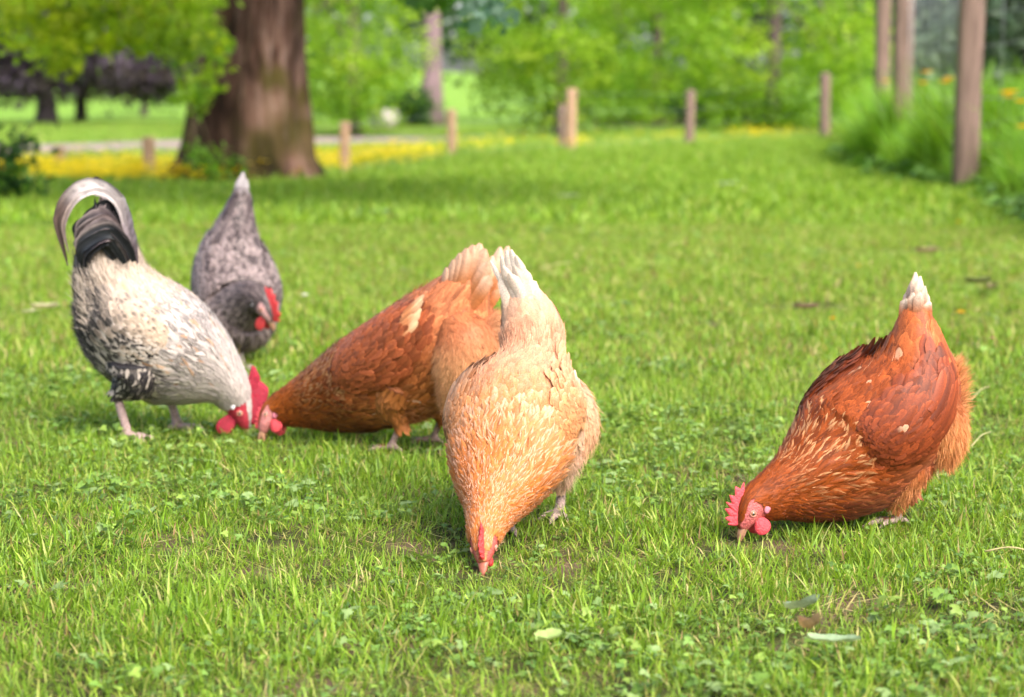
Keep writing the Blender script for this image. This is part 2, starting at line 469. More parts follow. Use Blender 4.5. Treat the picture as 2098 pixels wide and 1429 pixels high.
tree('copper_beech', 'purple-leaved tree with the thicker trunk at the far left', 'tree', bearing(102, 57), 57, .26, 8, (-.2, 0, 3.7), (3.2, 2.6, 3.4), 380, 70, (.42, .42, .2), .2, PURP, 107, bark='dark_bark', group='copper beeches', zmin=.95, limbs=9)
tree('copper_beech', 'purple-leaved tree with the thinner trunk left of the big trunk', 'tree', bearing(172, 60), 60, .15, 8, (1.2, 0, 3.7), (3.4, 2.4, 3.3), 380, 70, (.42, .42, .2), .2, PURP, 108, bark='dark_bark', group='copper beeches', zmin=1.0, limbs=9)
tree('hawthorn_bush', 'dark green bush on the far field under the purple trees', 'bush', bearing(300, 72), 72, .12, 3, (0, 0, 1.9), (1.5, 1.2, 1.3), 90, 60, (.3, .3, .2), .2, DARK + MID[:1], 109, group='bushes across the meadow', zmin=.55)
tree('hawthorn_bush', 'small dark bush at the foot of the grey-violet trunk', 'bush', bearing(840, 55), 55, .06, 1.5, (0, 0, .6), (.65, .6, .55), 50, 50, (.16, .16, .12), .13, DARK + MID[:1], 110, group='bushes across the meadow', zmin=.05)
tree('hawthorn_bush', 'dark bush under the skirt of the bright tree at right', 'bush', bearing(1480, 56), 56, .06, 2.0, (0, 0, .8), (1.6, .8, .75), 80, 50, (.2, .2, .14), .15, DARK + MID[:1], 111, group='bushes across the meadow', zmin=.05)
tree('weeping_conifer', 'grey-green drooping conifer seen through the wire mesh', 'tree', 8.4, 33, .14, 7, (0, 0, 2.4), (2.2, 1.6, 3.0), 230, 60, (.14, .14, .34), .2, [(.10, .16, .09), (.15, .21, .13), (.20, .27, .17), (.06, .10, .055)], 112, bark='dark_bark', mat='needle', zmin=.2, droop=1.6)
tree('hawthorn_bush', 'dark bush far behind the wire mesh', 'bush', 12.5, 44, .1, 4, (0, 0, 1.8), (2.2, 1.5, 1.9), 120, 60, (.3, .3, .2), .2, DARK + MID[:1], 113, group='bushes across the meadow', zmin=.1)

# woods closing the view
rng = np.random.default_rng(77)
P, C = [], []
for k in range(420):
    p = rng.uniform(-500, 2600)
    y = rng.uniform(140, 165) if p < 560 else rng.uniform(72, 100)
    x = bearing(p, y); z = float(terr(x, y))
    h = rng.uniform(0.2, 1.0) ** .8 * (16 if p < 560 else 11)
    sg = (1.1, 1.0, .8) if p < 560 else (.75, .7, .55)
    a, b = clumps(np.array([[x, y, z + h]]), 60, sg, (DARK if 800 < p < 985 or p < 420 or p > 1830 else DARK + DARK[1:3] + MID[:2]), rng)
    a[:, 2] = np.maximum(a[:, 2], z + .1); P.append(a); C.append(b)
P = np.concatenate(P); C = np.concatenate(C)
V, F, Cc = leaf_cloud(P, np.where(P[:, 1] > 120, .75, .5) * rng.uniform(.7, 1.3, len(P)), rng, C, .4, .8)
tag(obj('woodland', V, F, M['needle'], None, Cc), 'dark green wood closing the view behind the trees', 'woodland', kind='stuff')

# low copper hedge behind the centre posts
rng = np.random.default_rng(78)
hx = rng.uniform(bearing(1215, 64), bearing(1425, 64), 2600)
hp = np.stack([hx, 64 + rng.normal(0, .15, 2600), terr(hx, 64) + rng.uniform(.02, .34, 2600)], -1)
V, F, Cc = leaf_cloud(hp, .1, rng, pal([(.16, .07, .075), (.12, .055, .07), (.20, .10, .09)], 2600, rng), .2)
tag(obj('hedge', V, F, M['foliage'], None, Cc), 'low dull maroon hedge behind the centre fence posts', 'hedge')
# pale boulder in the field
c = np.array([bearing(787, 52), 52, float(terr(bearing(787, 52), 52)) + .3])
V, F = ellipsoid(c, (.42, 0, 0), (0, .3, 0), (0, 0, .26), 14, 18)
V += (smooth_noise(V[:, 0] * 4 + 9, V[:, 2] * 4 + 5, 5, 3) - .5)[:, None] * np.array([.2, .1, .16])
tag(obj('boulder', V, F, M['stone'], None, origin=c), 'pale boulder in front of the light green tree', 'boulder')

# ---- the big old tree
def bark_material():
    m, t = new_mat('old_bark')
    st = (5.0, 5.0, 1.1)
    n1 = pos_noise(t, 2.2, 6.0, .62, st)
    c = ramp(t, n1, [(.34, (.028, .016, .012)), (.45, (.10, .055, .040)), (.56, (.20, .130, .105)), (.70, (.34, .26, .235))])
    n2 = pos_noise(t, 1.7, 3.0)
    f = ramp(t, n2, [(.46, (0, 0, 0)), (.58, (.85, .85, .85))])
    c = mixrgb(t, 'MIX', f, c, (.075, .068, .010))
    n4 = pos_noise(t, 1.0, 3.0, .6, (2.6, 2.6, .8))
    c = mixrgb(t, 'MULTIPLY', 1.0, c, ramp(t, n4, [(.42, (.16, .135, .12)), (.62, (.72, .66, .64))]))
    n3 = pos_noise(t, 1.1, 2.0)
    f3 = ramp(t, n3, [(.56, (0, 0, 0)), (.72, (.4, .4, .4))])
    c = mixrgb(t, 'MIX', f3, c, (.27, .15, .11))
    pb = N(t, 'ShaderNodeBsdfPrincipled', Roughness=.9); pb.inputs['Specular IOR Level'].default_value = .15
    t.links.new(c, pb.inputs['Base Color'])
    b = t.nodes.new('ShaderNodeBump'); b.inputs['Strength'].default_value = .9; b.inputs['Distance'].default_value = .05
    t.links.new(n1, b.inputs['Height']); t.links.new(b.outputs[0], pb.inputs['Normal'])
    out = t.nodes.new('ShaderNodeOutputMaterial'); t.links.new(pb.outputs[0], out.inputs[0])
    return m
M['bark'] = bark_material()
TY = 15.9
zs = np.concatenate([np.linspace(-.12, 1.6, 60), np.linspace(1.7, 6.5, 30)])
th = np.arange(96) / 96 * 2 * pi
cxs = np.interp(zs, [-.12, .0, .23, .62, 1.0, 1.39, 3, 6.5], [bearing(q, TY) for q in (488, 491, 498, 508, 526, 540, 560, 560)])
hw = np.interp(zs, [-.12, .0, .06, .23, .62, 1.0, 1.39, 3, 6.5], [.86, .70, .60, .51, .455, .37, .335, .33, .16])
TH, ZZ = np.meshgrid(th, zs)
flare = np.clip(1 - ZZ / .35, 0, 1) ** 2
rid = .075 * np.sin(5 * TH + 1.1 + .9 * ZZ) + .055 * np.sin(9 * TH + 2.0 - 1.3 * ZZ) + .03 * np.sin(17 * TH + 3 * ZZ) + .16 * (smooth_noise(np.cos(TH) * 3.2 + 20, np.sin(TH) * 3.2 + ZZ * .9 + 20, 11, 4) - .5) + .10 * flare * np.sin(4 * TH + .6)
crack = -.05 * np.clip(smooth_noise(TH * 7.0 + 40, ZZ * 2.2 + 3, 21, 3) - .5, 0, 1)
R = hw[:, None] * (1 + rid + crack)
V = np.stack([cxs[:, None] + R * np.cos(TH), TY + R * np.sin(TH) * .95, ZZ + terr(cxs[:1], TY)[0]], -1)
tb = np.array([cxs[0], TY, float(terr(cxs[0], TY))])
big = empty('sycamore_tree', tb); tag(big, 'huge old tree with thick reddish-brown mossy trunk', 'tree')
mb = MB(); mb.add(V.reshape(-1, 3), grid_faces(len(zs), 96, True))
rng = np.random.default_rng(201)
limb_ends = []
for e in ((-1.6, 12.2, 2.6), (.2, 11.2, 2.9), (1.2, 10.4, 2.7)):  # limbs joining the added shading clumps to the trunk
    s0 = np.array([cxs[60], TY, 2.9]); e = np.array(e)
    V, F = tube(catmull([s0, (s0 + e) / 2 + [0, 0, .5], e], 10), np.linspace(.12, .02, 10), 8); mb.add(V, F)
for k in range(9):
    a = k / 9 * 2 * pi + rng.uniform(-.2, .2)
    s0 = np.array([cxs[-1] * .3 + cxs[60] * .7, TY, rng.uniform(2.6, 5.5)]); e = s0 + [cos(a) * rng.uniform(2.6, 4.2), sin(a) * rng.uniform(2.2, 3.6), rng.uniform(.2, 2.0)]
    V, F = tube(catmull([s0, (s0 + e) / 2 + [0, 0, .5], e], 10), np.linspace(.14, .03, 10), 8); mb.add(V, F); limb_ends.append(e)
mb.build('trunk', M['bark'], big)
ctr = shell((bearing(520, TY) - .6, TY + 1.2, 6.4), (5.6, 4.0, 2.8), 260, rng, .5, 3.4)
ctr = np.concatenate([ctr, np.stack([rng.uniform(-2.3, 1.6, 85), rng.uniform(9.6, 12.5, 85), rng.uniform(2.0, 3.3, 85)], -1)])  # extra clumps above the view, added to cast shade on the left lawn
P, C = clumps(ctr, 55, (.42, .42, .22), LIME + MID, rng)
V, F, Cc = leaf_cloud(P, .17 * rng.uniform(.7, 1.2, len(P)), rng, C, .3, .7)
cr = obj('crown', V, F, M['foliage'], big, Cc); cr['kind'] = 'stuff'
# low hanging boughs at the upper left
bough = MB(); lv = []; lc = []
def hang(pts_px, y, n, sig, cols, frm, size):
    c0 = np.array([px(a, b, y + rng.normal(0, .35)) for a, b in pts_px])
    P, C = clumps(c0, n, sig, cols, rng); lv.append((P, C, size))
    for q in c0[::3]:
        mid = (q + frm) / 2 + [0, 0, .35]
        V, F = tube(catmull([frm, mid, q], 8), np.linspace(.022, .004, 8), 5); bough.add(V, F)
pts = [(rng.uniform(-40, 400), rng.uniform(-60, 62)) for _ in range(80)] + [(rng.uniform(40, 170), rng.uniform(50, 105)) for _ in range(9)] + [(rng.uniform(110, 150), rng.uniform(95, 130)) for _ in range(4)] + [(rng.uniform(280, 400), rng.uniform(60, 105)) for _ in range(10)] + [(rng.uniform(200, 260), rng.uniform(55, 88)) for _ in range(4)]
hang(pts, 13.4, 20, (.085, .12, .05), LIME, np.array([-3.6, 14.2, 3.2]), .085)
hang([(rng.uniform(362, 440), rng.uniform(-20, 195)) for _ in range(36)], 15.0, 20, (.07, .08, .06), [(.22, .36, .02), (.30, .42, .03), (.14, .26, .02)], np.array([-2.45, 15.6, 1.8]), .075)
hang([(rng.uniform(395, 470), rng.uniform(305, 352)) for _ in range(10)], 15.05, 16, (.06, .06, .05), [(.12, .24, .02), (.08, .17, .02)], np.array([-2.5, 15.3, .1]), .06)
hang([(rng.uniform(838, 960), rng.uniform(-50, 6)) for _ in range(16)], 10.5, 13, (.06, .08, .03), [(.06, .15, .015), (.09, .20, .02), (.04, .10, .02)], np.array([-.9, 13.0, 3.3]), .075)
hang([(rng.uniform(958, 1036), rng.uniform(-40, 34)) for _ in range(9)], 7.6, 10, (.03, .05, .03), [(.09, .17, .12), (.06, .13, .08), (.13, .21, .16)], np.array([-.5, 11.0, 3.0]), .07)
bough.build('bough', M['twig'], big)
mbl = MB()
for P, C, size in lv:
    V, F, Cc = leaf_cloud(P, size * rng.uniform(.7, 1.3, len(P)), rng, C, .45, .75); mbl.add(V, F, Cc)
hl_ = mbl.build('hanging_leaves', M['foliage'], big); hl_['kind'] = 'stuff'

# dark shrub at the left edge of the lawn
rng = np.random.default_rng(303)
sb = np.array([bearing(-20, 11.6), 11.6, 0.0]); sh = empty('laurel_shrub', sb); tag(sh, 'dark leafy shrub at the left edge of the lawn', 'shrub')
mb = MB()
for k in range(9):
    e = sb + [rng.uniform(-.5, .32), rng.uniform(-.4, .4), rng.uniform(.25, .5)]
    V, F = tube(catmull([sb + [rng.uniform(-.2, .1), 0, -.02], (sb + e) / 2 + [0, 0, .05], e], 7), np.linspace(.012, .004, 7), 6); mb.add(V, F)
mb.build('stem', M['twig'], sh)
ctr = np.concatenate([shell(sb + [-.25, 0, .12], (.55, .5, .28), 70, rng, .3, .02), np.array([px(a, b, 11.4) for a, b in ((28, 288), (45, 300), (22, 310), (60, 285), (10, 330), (35, 345))])])
P, C = clumps(ctr, 26, (.055, .06, .04), [(.05, .13, .02), (.035, .09, .02), (.09, .19, .025), (.03, .075, .02)], rng)
P[:, 2] = np.maximum(P[:, 2], .01)
V, F, Cc = leaf_cloud(P, .065 * rng.uniform(.7, 1.3, len(P)), rng, C, .1, .5); c_ = obj('foliage', V, F, M['foliage'], sh, Cc); c_['kind'] = 'stuff'

# ------------------------------------------------------------------ fences
def post(x, y, top, w, mat, label, group, square=True, seed=0, lean=0.0, name='fence_post'):
    rng = np.random.default_rng(900 + seed)
    z0 = float(terr(x, y)) - .08; n = 16
    zz = np.concatenate([np.linspace(z0, top - .02, 12), [top - .004, top]])
    k = 20; a = np.arange(k) / k * 2 * pi
    e = 5.0 if square else 2.0
    rx = (np.abs(np.cos(a)) ** e + np.abs(np.sin(a)) ** e) ** (-1 / e) * w / 2
    sc = np.ones(len(zz)); sc[-2] = .97; sc[-1] = .86
    jit = 1 + .02 * rng.normal(0, 1, (len(zz), k))
    R = rx[None] * sc[:, None] * jit
    rot = rng.uniform(-.15, .15)
    V = np.stack([x + lean * (zz - z0)[:, None] + R * np.cos(a + rot), y + R * np.sin(a + rot), np.repeat(zz[:, None], k, 1)], -1).reshape(-1, 3)
    kk = len(V); V = np.vstack([V, [x + lean * (top - z0), y, top + .003]])
    j = np.arange(k)
    F = [grid_faces(len(zz), k, True), np.stack([np.full(k, kk), (len(zz) - 1) * k + j, (len(zz) - 1) * k + (j + 1) % k], -1)]
    o = obj(name, V, F, M[mat], None, origin=(x, y, z0 + .08), smooth=False)
    return tag(o, label, 'post', group)

FG = 'short posts of the fence along the lawn edge'
BP = [(120, 20.5, 300, .11, 'post_new', 'faint short post furthest left, in front of the gravel track'), (305, 17.6, 281, .10, 'post_new', 'pale wooden post just left of the big trunk'),
      (705, 18.6, 250, .095, 'post_new', 'pale wooden post just right of the big trunk'), (926, 22.0, 224, .098, 'post_new', 'pale wooden post below the grey-violet tree trunk'),
      (1169, 25.0, 182, .125, 'post_new', 'tall pale wooden post in the centre with a dark post beside it'), (1154, 26.4, 214, .13, 'post_old', 'dark post tucked behind the pale centre post'),
      (1413, 28.0, 185, .125, 'post_old', 'weathered grey post right of the centre posts'), (1692, 31.0, 150, .145, 'post_old', 'weathered grey post nearest the tall grass bank')]
ptops = []
for k, (p, y, tp_, w, m_, lb) in enumerate(BP):
    q = px(p, tp_, y)
    post(q[0], y, q[2], w, m_, lb, FG, True, k, lean=(-.01 if k % 2 else .012))
    ptops.append(q)
wf = empty('wire_fence', (ptops[2][0], ptops[2][1], float(terr(ptops[2][0], ptops[2][1])))); tag(wf, 'thin wires strung between the short posts along the lawn edge', 'fence')
order = [0, 1, 2, 3, 4, 6, 7]
for fr in (.15, .4, .65, .92):
    pts = []
    for k in order:
        q = ptops[k]; g0 = float(terr(q[0], q[1])); pts.append([q[0], q[1] - BP[k][3] * .55, g0 + (q[2] - g0) * fr])
    V, F = tube(np.array(pts), .0016, 5); obj('wire', V, F, M['wire'], wf)

TP = [(1974, 13.3, .165, 'tall weathered post standing in the grass bank at the right edge'), (1842, 17.5, .165, 'tall weathered corner post right of its dark twin'), (1800, 21.5, .15, 'tall weathered post leftmost of the three tall ones'), (2330, 12.2, .165, 'tall weathered post just outside the right edge')]
tps = []
for k, (p, y, w, lb) in enumerate(TP):
    x = bearing(p, y)
    tps.append((x, y))
    if k < 3: post(x, y, 2.1, w, 'post_old', lb, 'tall posts of the wire mesh run', True, 20 + k, lean=.010 if k == 0 else 0.0)
rng = np.random.default_rng(405)
def mesh_bay(a, b, label):
    a = np.array(a); b = np.array(b); L = np.linalg.norm(b - a); mb = MB()
    for d in np.arange(.06, L, .22):
        q = a + (b - a) * d / L; z = float(terr(q[0], q[1]))
        V, F = tube(np.array([[q[0], q[1], z], [q[0] + rng.normal(0, .006), q[1], z + 1.0], [q[0], q[1], z + 2.0]]), .0019, 4); mb.add(V, F)
    for h in (.08, .18, .30, .44, .60, .76, .95, 1.15, 1.35, 1.55, 1.75, 1.97):
        q = a[None] + (b - a)[None] * np.linspace(0, 1, 9)[:, None]
        V, F = tube(np.concatenate([q, (terr(q[:, 0], q[:, 1]) + h + rng.normal(0, .006, 9))[:, None]], -1), .0024, 4); mb.add(V, F)
    o = mb.build('wire_mesh', M['wire'], None, origin=(a[0], a[1], 0)); tag(o, label, 'wire mesh', 'bays of galvanised mesh'); 
off = np.array([.03, .10])
mesh_bay(np.array(tps[1]) + off, np.array(tps[0]) + off, 'galvanised wire mesh between the corner post and the right post')
mesh_bay(np.array(tps[0]) + off, np.array(tps[3]) + off, 'galvanised wire mesh running off the right edge')

# ------------------------------------------------------------------ birds
def lerp(a, b, t):
    return np.asarray(a, float) * (1 - t) + np.asarray(b, float) * t

def sstep(a, b, x):
    t = np.clip((x - a) / (b - a), 0, 1); return t * t * (3 - 2 * t)

class Loft:
    """a closed tapering body round a spine, from head (station 0) to tail"""
    def __init__(s, C, S, a, bu, bd, n=240, power=1.0):
        C = np.asarray(C, float); m = len(C)
        s.m = m; s.n = n
        s.C = catmull(C, n); s.i = np.linspace(0, m - 1, n)
        rad = catmull(np.stack([a, bu, bd], -1), n); s.r = np.maximum(rad, 0.0015)
        s.T = nrm(np.gradient(s.C, axis=0))
        Sv = catmull(np.broadcast_to(np.asarray(S, float), C.shape), n)
        s.S = nrm(Sv - (Sv * s.T).sum(-1, keepdims=True) * s.T)
        s.U = np.cross(s.S, s.T)
        s.L = np.concatenate([[0], np.cumsum(np.linalg.norm(np.diff(s.C, axis=0), axis=1))])
        s.len = s.L[-1]
    def at(s, A, l):
        lc = np.clip(l, 0, s.len)
        return np.stack([np.interp(lc, s.L, A[:, k]) for k in range(A.shape[1])], -1)
    def l_of(s, i): return np.interp(i, s.i, s.L)
    def i_of(s, l): return np.interp(l, s.L, s.i)
    def P(s, l, v):
        C = s.at(s.C, l); S = s.at(s.S, l); U = s.at(s.U, l); r = s.at(s.r, l)
        ex = l - np.clip(l, 0, s.len)
        T = s.at(s.T, l)
        b = np.where(np.sin(v) > 0, r[..., 1], r[..., 2])
        return C + T * ex[..., None] + S * (r[..., 0] * np.cos(v))[..., None] + U * (b * np.sin(v))[..., None]
    def PN(s, l, v):
        e = 1e-3
        p = s.P(l, v)
        dl = s.P(np.minimum(l + e, s.len), v) - s.P(np.minimum(l + e, s.len) - 2 * e, v)
        dv = s.P(l, v + 0.02) - s.P(l, v - 0.02)
        n = nrm(np.cross(dl, dv))
        C = s.at(s.C, l)
        sg = np.sign(((p - C) * n).sum(-1, keepdims=True)); sg[sg == 0] = 1
        return p, n * sg
    def mesh(s, nu=70, nv=28):
        l = np.linspace(0, s.len, nu); v = np.arange(nv) / nv * 2 * pi
        V = s.P(np.repeat(l[:, None], nv, 1), np.repeat(v[None], nu, 0)).reshape(-1, 3)
        k = len(V); V = np.vstack([V, s.C[0], s.C[-1]])
        j = np.arange(nv); jn = (j + 1) % nv
        return V, [grid_faces(nu, nv, True), np.stack([np.full(nv, k), jn, j], -1), np.stack([np.full(nv, k + 1), (nu - 1) * nv + j, (nu - 1) * nv + jn], -1)]

BODYF = ([0, .3, .6, .85, 1], [.55, .9, 1, .78, .12])
ROUND = ([0, .3, .6, .85, 1], [.55, .95, 1.05, .95, .35])
HACK = ([0, .25, .55, .8, 1], [.6, 1, .85, .5, .05])

def feathers(loft, l0, v0, L, W, lift0, lift1, prof, colf, rng, K=6, drift=0.12, droop=0.25):
    """many overlapping feathers lying on a loft; returns verts, faces, colours"""
    n = len(l0)
    s = np.linspace(0, 1, K)[None, :]
    L = np.broadcast_to(L, (n,)); W = np.broadcast_to(W, (n,))
    l = l0[:, None] + s * L[:, None]
    v = v0[:, None] + s * rng.normal(0, drift, n)[:, None]
    p, nn = loft.PN(l, v)
    lift = np.broadcast_to(lift0, (n,))[:, None] + (np.broadcast_to(lift1, (n,)) * rng.uniform(0.5, 1.6, n))[:, None] * s**1.4
    p = p + nn * lift[..., None]
    T = nrm(np.gradient(p, axis=1)); B = np.cross(nn, T)
    roll = rng.normal(0, 0.10, n)[:, None, None]
    w = (W[:, None] * np.interp(s, *prof))[..., None]
    a = p - B * w - nn * w * (droop + roll); b = p + B * w - nn * w * (droop - roll)
    V = np.stack([a, p, b], 2)                       # n,K,3,3
    idx = np.arange(n * K * 3).reshape(n, K, 3)
    F = np.stack([idx[:, :-1, :-1], idx[:, :-1, 1:], idx[:, 1:, 1:], idx[:, 1:, :-1]], -1).reshape(-1, 4)
    i0 = loft.i_of(l0)[:, None, None]
    Cc = colf(i0, v0[:, None, None], s[:, :, None], np.array([-1., 0, 1])[None, None, :], rng.random((n, 1, 1)), rng.random((n, 1, 1)))
    Cc = np.broadcast_to(Cc, V.shape)
    return V.reshape(-1, 3), F, Cc.reshape(-1, 3)

def strands(p, d, L, W, colr, rng, grav=0.2, K=4):
    """fine downy barbs: narrow bent ribbons"""
    n = len(p); s = np.linspace(0, 1, K)[None, :, None]
    L = np.broadcast_to(L, (n,))[:, None, None]
    d = nrm(d)
    bend = rng.normal(0, 0.25, (n, 3))[:, None, :]
    q = p[:, None, :] + L * (d[:, None, :] * s + bend * s**2 * 0.5 + np.array([0, 0, -grav]) * s**2)
    side = nrm(np.cross(d, rng.normal(0, 1, (n, 3))))[:, None, :]
    w = W * (1 - 0.8 * s)
    V = np.stack([q - side * w, q + side * w], 2)
    idx = np.arange(n * K * 2).reshape(n, K, 2)
    F = np.stack([idx[:, :-1, 0], idx[:, :-1, 1], idx[:, 1:, 1], idx[:, 1:, 0]], -1).reshape(-1, 4)
    C = np.broadcast_to(colr[:, None, None, :], V.shape)
    return V.reshape(-1, 3), F, C.reshape(-1, 3)

def rows(loft, ia, ib, Lf, Wf, step, rng, va=0.0, vb=2 * pi, dens=0.8):
    l, out_l, out_v, r = loft.l_of(ia), [], [], 0
    end = loft.l_of(ib)
    while l < end:
        i = loft.i_of(l); Lr = Lf(i); Wr = Wf(i)
        rr = loft.at(loft.r, np.array([l]))[0]
        circ = pi * (rr[0] + (rr[1] + rr[2]) / 2) * (vb - va) / (2 * pi)
        k = max(3, int(circ / (2 * Wr * dens)))
        v = va + (np.arange(k) + 0.5 * (r % 2) + rng.uniform(-0.4, 0.4, k)) / k * (vb - va)
        out_v.append(v); out_l.append(l + rng.normal(0, Lr * step * 0.5, k))
        l += Lr * step; r += 1
    return np.clip(np.concatenate(out_l), 0.001, None), np.concatenate(out_v)

def vane(path, normal, halfw, colf, rng, prof=([0, .15, .5, .85, 1], [.25, .8, 1, .85, .2]), K=12, cup=0.15, rag_=.08):
    """one large feather along a path; returns verts, faces, colours"""
    P = catmull(path, K); T = nrm(np.gradient(P, axis=0))
    nn = np.broadcast_to(np.asarray(normal, float), P.shape)
    nn = nrm(nn - (nn * T).sum(-1, keepdims=True) * T); B = np.cross(nn, T)
    s = np.linspace(0, 1, K); t = np.array([-1, -.5, 0, .5, 1.0])
    w = halfw * np.interp(s, *prof)
    rag = 1 + rag_ * rng.normal(0, 1, (K, 5))
    V = P[:, None] + B[:, None] * (w[:, None] * t[None] * rag)[..., None] - nn[:, None] * (w[:, None] * cup * t[None] ** 2)[..., None]
    C = np.broadcast_to(colf(s[:, None], t[None, :]), V.shape)
    return V.reshape(-1, 3), grid_faces(K, 5), C.reshape(-1, 3)

def remesh(name, V, F, voxel):
    me = mesh_from(name, V, F)
    o = bpy.data.objects.new(name, me); col.objects.link(o)
    md = o.modifiers.new('r', 'REMESH'); md.mode = 'VOXEL'; md.voxel_size = voxel
    ms = o.modifiers.new('s', 'SMOOTH'); ms.factor = 0.5; ms.iterations = 3
    dg = bpy.context.evaluated_depsgraph_get()
    ev = o.evaluated_get(dg)
    m2 = bpy.data.meshes.new_from_object(ev)
    bpy.data.objects.remove(o); bpy.data.meshes.remove(me)
    n = len(m2.vertices); co = np.empty(n * 3, dtype=np.float32); m2.vertices.foreach_get('co', co)
    m2.polygons.foreach_set('use_smooth', np.ones(len(m2.polygons), dtype=bool))
    return m2, co.reshape(-1, 3).astype(float)

def seg_dist(p, a, b):
    ab = b - a; t = np.clip(((p - a) @ ab) / (ab @ ab), 0, 1)
    return np.linalg.norm(p - (a + t[:, None] * ab), axis=1)

def make_bird(sp):
    rng = np.random.default_rng(sp['seed'])
    st = np.array(sp['stations'], float)              # px, py, depth, a, bu, bd
    C = np.array([px(*r[:3]) for r in st])
    yaw = radians(sp['yaw']); fwd = np.array([cos(yaw), sin(yaw), 0]); left = np.array([-sin(yaw), cos(yaw), 0])
    S = np.repeat(left[None], len(C), 0)
    if 'head_yaw' in sp:
        hy = radians(sp['head_yaw']); hl = np.array([-sin(hy), cos(hy), 0])
        for k in range(3): S[k] = hl
        S[3] = nrm(hl * 0.5 + left * 0.5)
    lf = Loft(C, S, st[:, 3], st[:, 4], st[:, 5])
    # ---- feet and legs
    feet = [np.array(px(*f)) for f in sp['feet']]
    for f in feet: f[2] = float(terr(f[0], f[1])) + 0.006
    root_loc = np.mean(feet, axis=0); root_loc[2] = float(terr(root_loc[0], root_loc[1]))
    root = empty(sp['name'], root_loc)
    tag(root, sp['label'], sp['cat'], sp.get('group'))
    parts_v, parts_f, k0 = [], [], 0
    def addm(V, F):
        nonlocal k0
        parts_v.append(V); parts_f.extend([np.asarray(f) + k0 for f in (F if isinstance(F, list) else [F])]); k0 += len(V)
    addm(*lf.mesh())
    legseg = []; thighs = []
    for f, hp in zip(feet, sp['hips']):
        hip = lf.at(lf.C, np.array([lf.l_of(hp[0])]))[0] + left * hp[1] - np.array([0, 0, hp[2]])
        hock = f + np.array([0, 0, sp.get('hock', 0.06)]) - fwd * 0.02
        kn = (hip + hock) / 2 + fwd * 0.015
        tr_ = sp.get('thigh', 0.042)
        th = Loft([hip, kn, hock + (kn - hock) * 0.25, hock], left, [tr_, tr_ * .82, .017, .011], [tr_, tr_ * .82, .019, .011], [tr_, tr_ * .82, .019, .011], n=60)
        thighs.append(th); addm(*th.mesh(16, 14))
        sr = sp.get('shank', 0.0062)
        addm(*tube(catmull([hock + np.array([0, 0, .012]), hock, (hock + f) / 2, f + np.array([0, 0, .004])], 9), [sr * 1.25, sr * 1.2, sr * 1.1, sr, sr, sr, sr, sr * 1.1, sr * 1.25], 10))
        legseg.append((hock, f, sr * 1.5))
        for ang, ln in ((0, .055), (0.55, .045), (-0.6, .045), (pi, .026)):
            d = fwd * cos(ang) + left * sin(ang)
            tip = f + d * ln
            pth = catmull([f + np.array([0, 0, .005]), f + d * ln * .4 + np.array([0, 0, .006]), f + d * ln * .75 + np.array([0, 0, .003]), tip - np.array([0, 0, .003])], 8)
            addm(*tube(pth, [sr * .95, sr * .85, sr * .8, sr * .72, sr * .75, sr * .6, sr * .45, sr * .15], 8))
            legseg.append((f, tip, sr * 1.6))
    lobes = []
    for lb in sp.get('lobes', []):
        q = np.array(lb['st'], float); Cq = np.array([px(*r[:3]) for r in q])
        ll = Loft(Cq, left, q[:, 3], q[:, 3], q[:, 3], n=60); ll.fur = lb.get('fur', True); lobes.append((ll, np.array(lb['col'])))
        addm(*ll.mesh(18, 16))
    me, co = remesh('body', np.concatenate(parts_v), parts_f, 0.0032)
    # colours of the skin under the plumage
    D = ((co[:, None, :] - lf.C[None, ::4, :]) ** 2).sum(-1).argmin(1) * 4
    rel = co - lf.C[D]; sv = (rel * lf.U[D]).sum(-1); cv = (rel * lf.S[D]).sum(-1); vv = np.arctan2(sv, cv); ii = lf.i[D]
    bc = np.broadcast_to(sp['col'](ii[:, None, None], vv[:, None, None], np.full((1, 1, 1), .6), np.zeros((1, 1, 1)), np.full((1, 1, 1), .5), np.full((1, 1, 1), .5)), (len(co), 1, 1, 3))[:, 0, 0, :] * 0.8
    face = (ii < sp.get('face', 1.9)) & (np.sin(vv) < 0.72)
    bc = np.where(face[:, None], np.array(sp.get('face_col', (.58, .13, .12))), bc)
    lg = np.zeros(len(co), bool)
    for a, b, r in legseg: lg |= seg_dist(co, a, b) < r
    bc = np.where(lg[:, None], np.array(sp.get('leg_col', (.48, .32, .28))) * (0.8 + 0.35 * rng.random((len(co), 1))), bc)
    me.clear_geometry if False else None
    set_col(me, bc)
    base = np.array(root.location)
    me.vertices.foreach_set('co', (co - base).astype(np.float32).ravel())
    me.materials.clear(); me.materials.append(M['skin'])
    body = bpy.data.objects.new('body', me); col.objects.link(body); body.parent = root
    # ---- plumage
    Li = np.array(sp['L']); Wi = np.array(sp['W'])
    Lf = lambda i: np.interp(i, Li[:, 0], Li[:, 1]); Wf = lambda i: np.interp(i, Wi[:, 0], Wi[:, 1])
    pl = MB()
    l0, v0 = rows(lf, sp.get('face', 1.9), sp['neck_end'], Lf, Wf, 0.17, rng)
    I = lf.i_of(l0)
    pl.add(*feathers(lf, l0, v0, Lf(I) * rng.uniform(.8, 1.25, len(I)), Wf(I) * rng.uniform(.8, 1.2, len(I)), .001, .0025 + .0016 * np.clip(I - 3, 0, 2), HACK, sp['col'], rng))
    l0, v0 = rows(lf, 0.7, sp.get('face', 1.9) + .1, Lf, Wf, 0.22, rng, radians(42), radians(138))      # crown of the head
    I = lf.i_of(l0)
    pl.add(*feathers(lf, l0, v0, Lf(I) * rng.uniform(.8, 1.2, len(I)), Wf(I), .0006, .0008, HACK, sp['col'], rng))
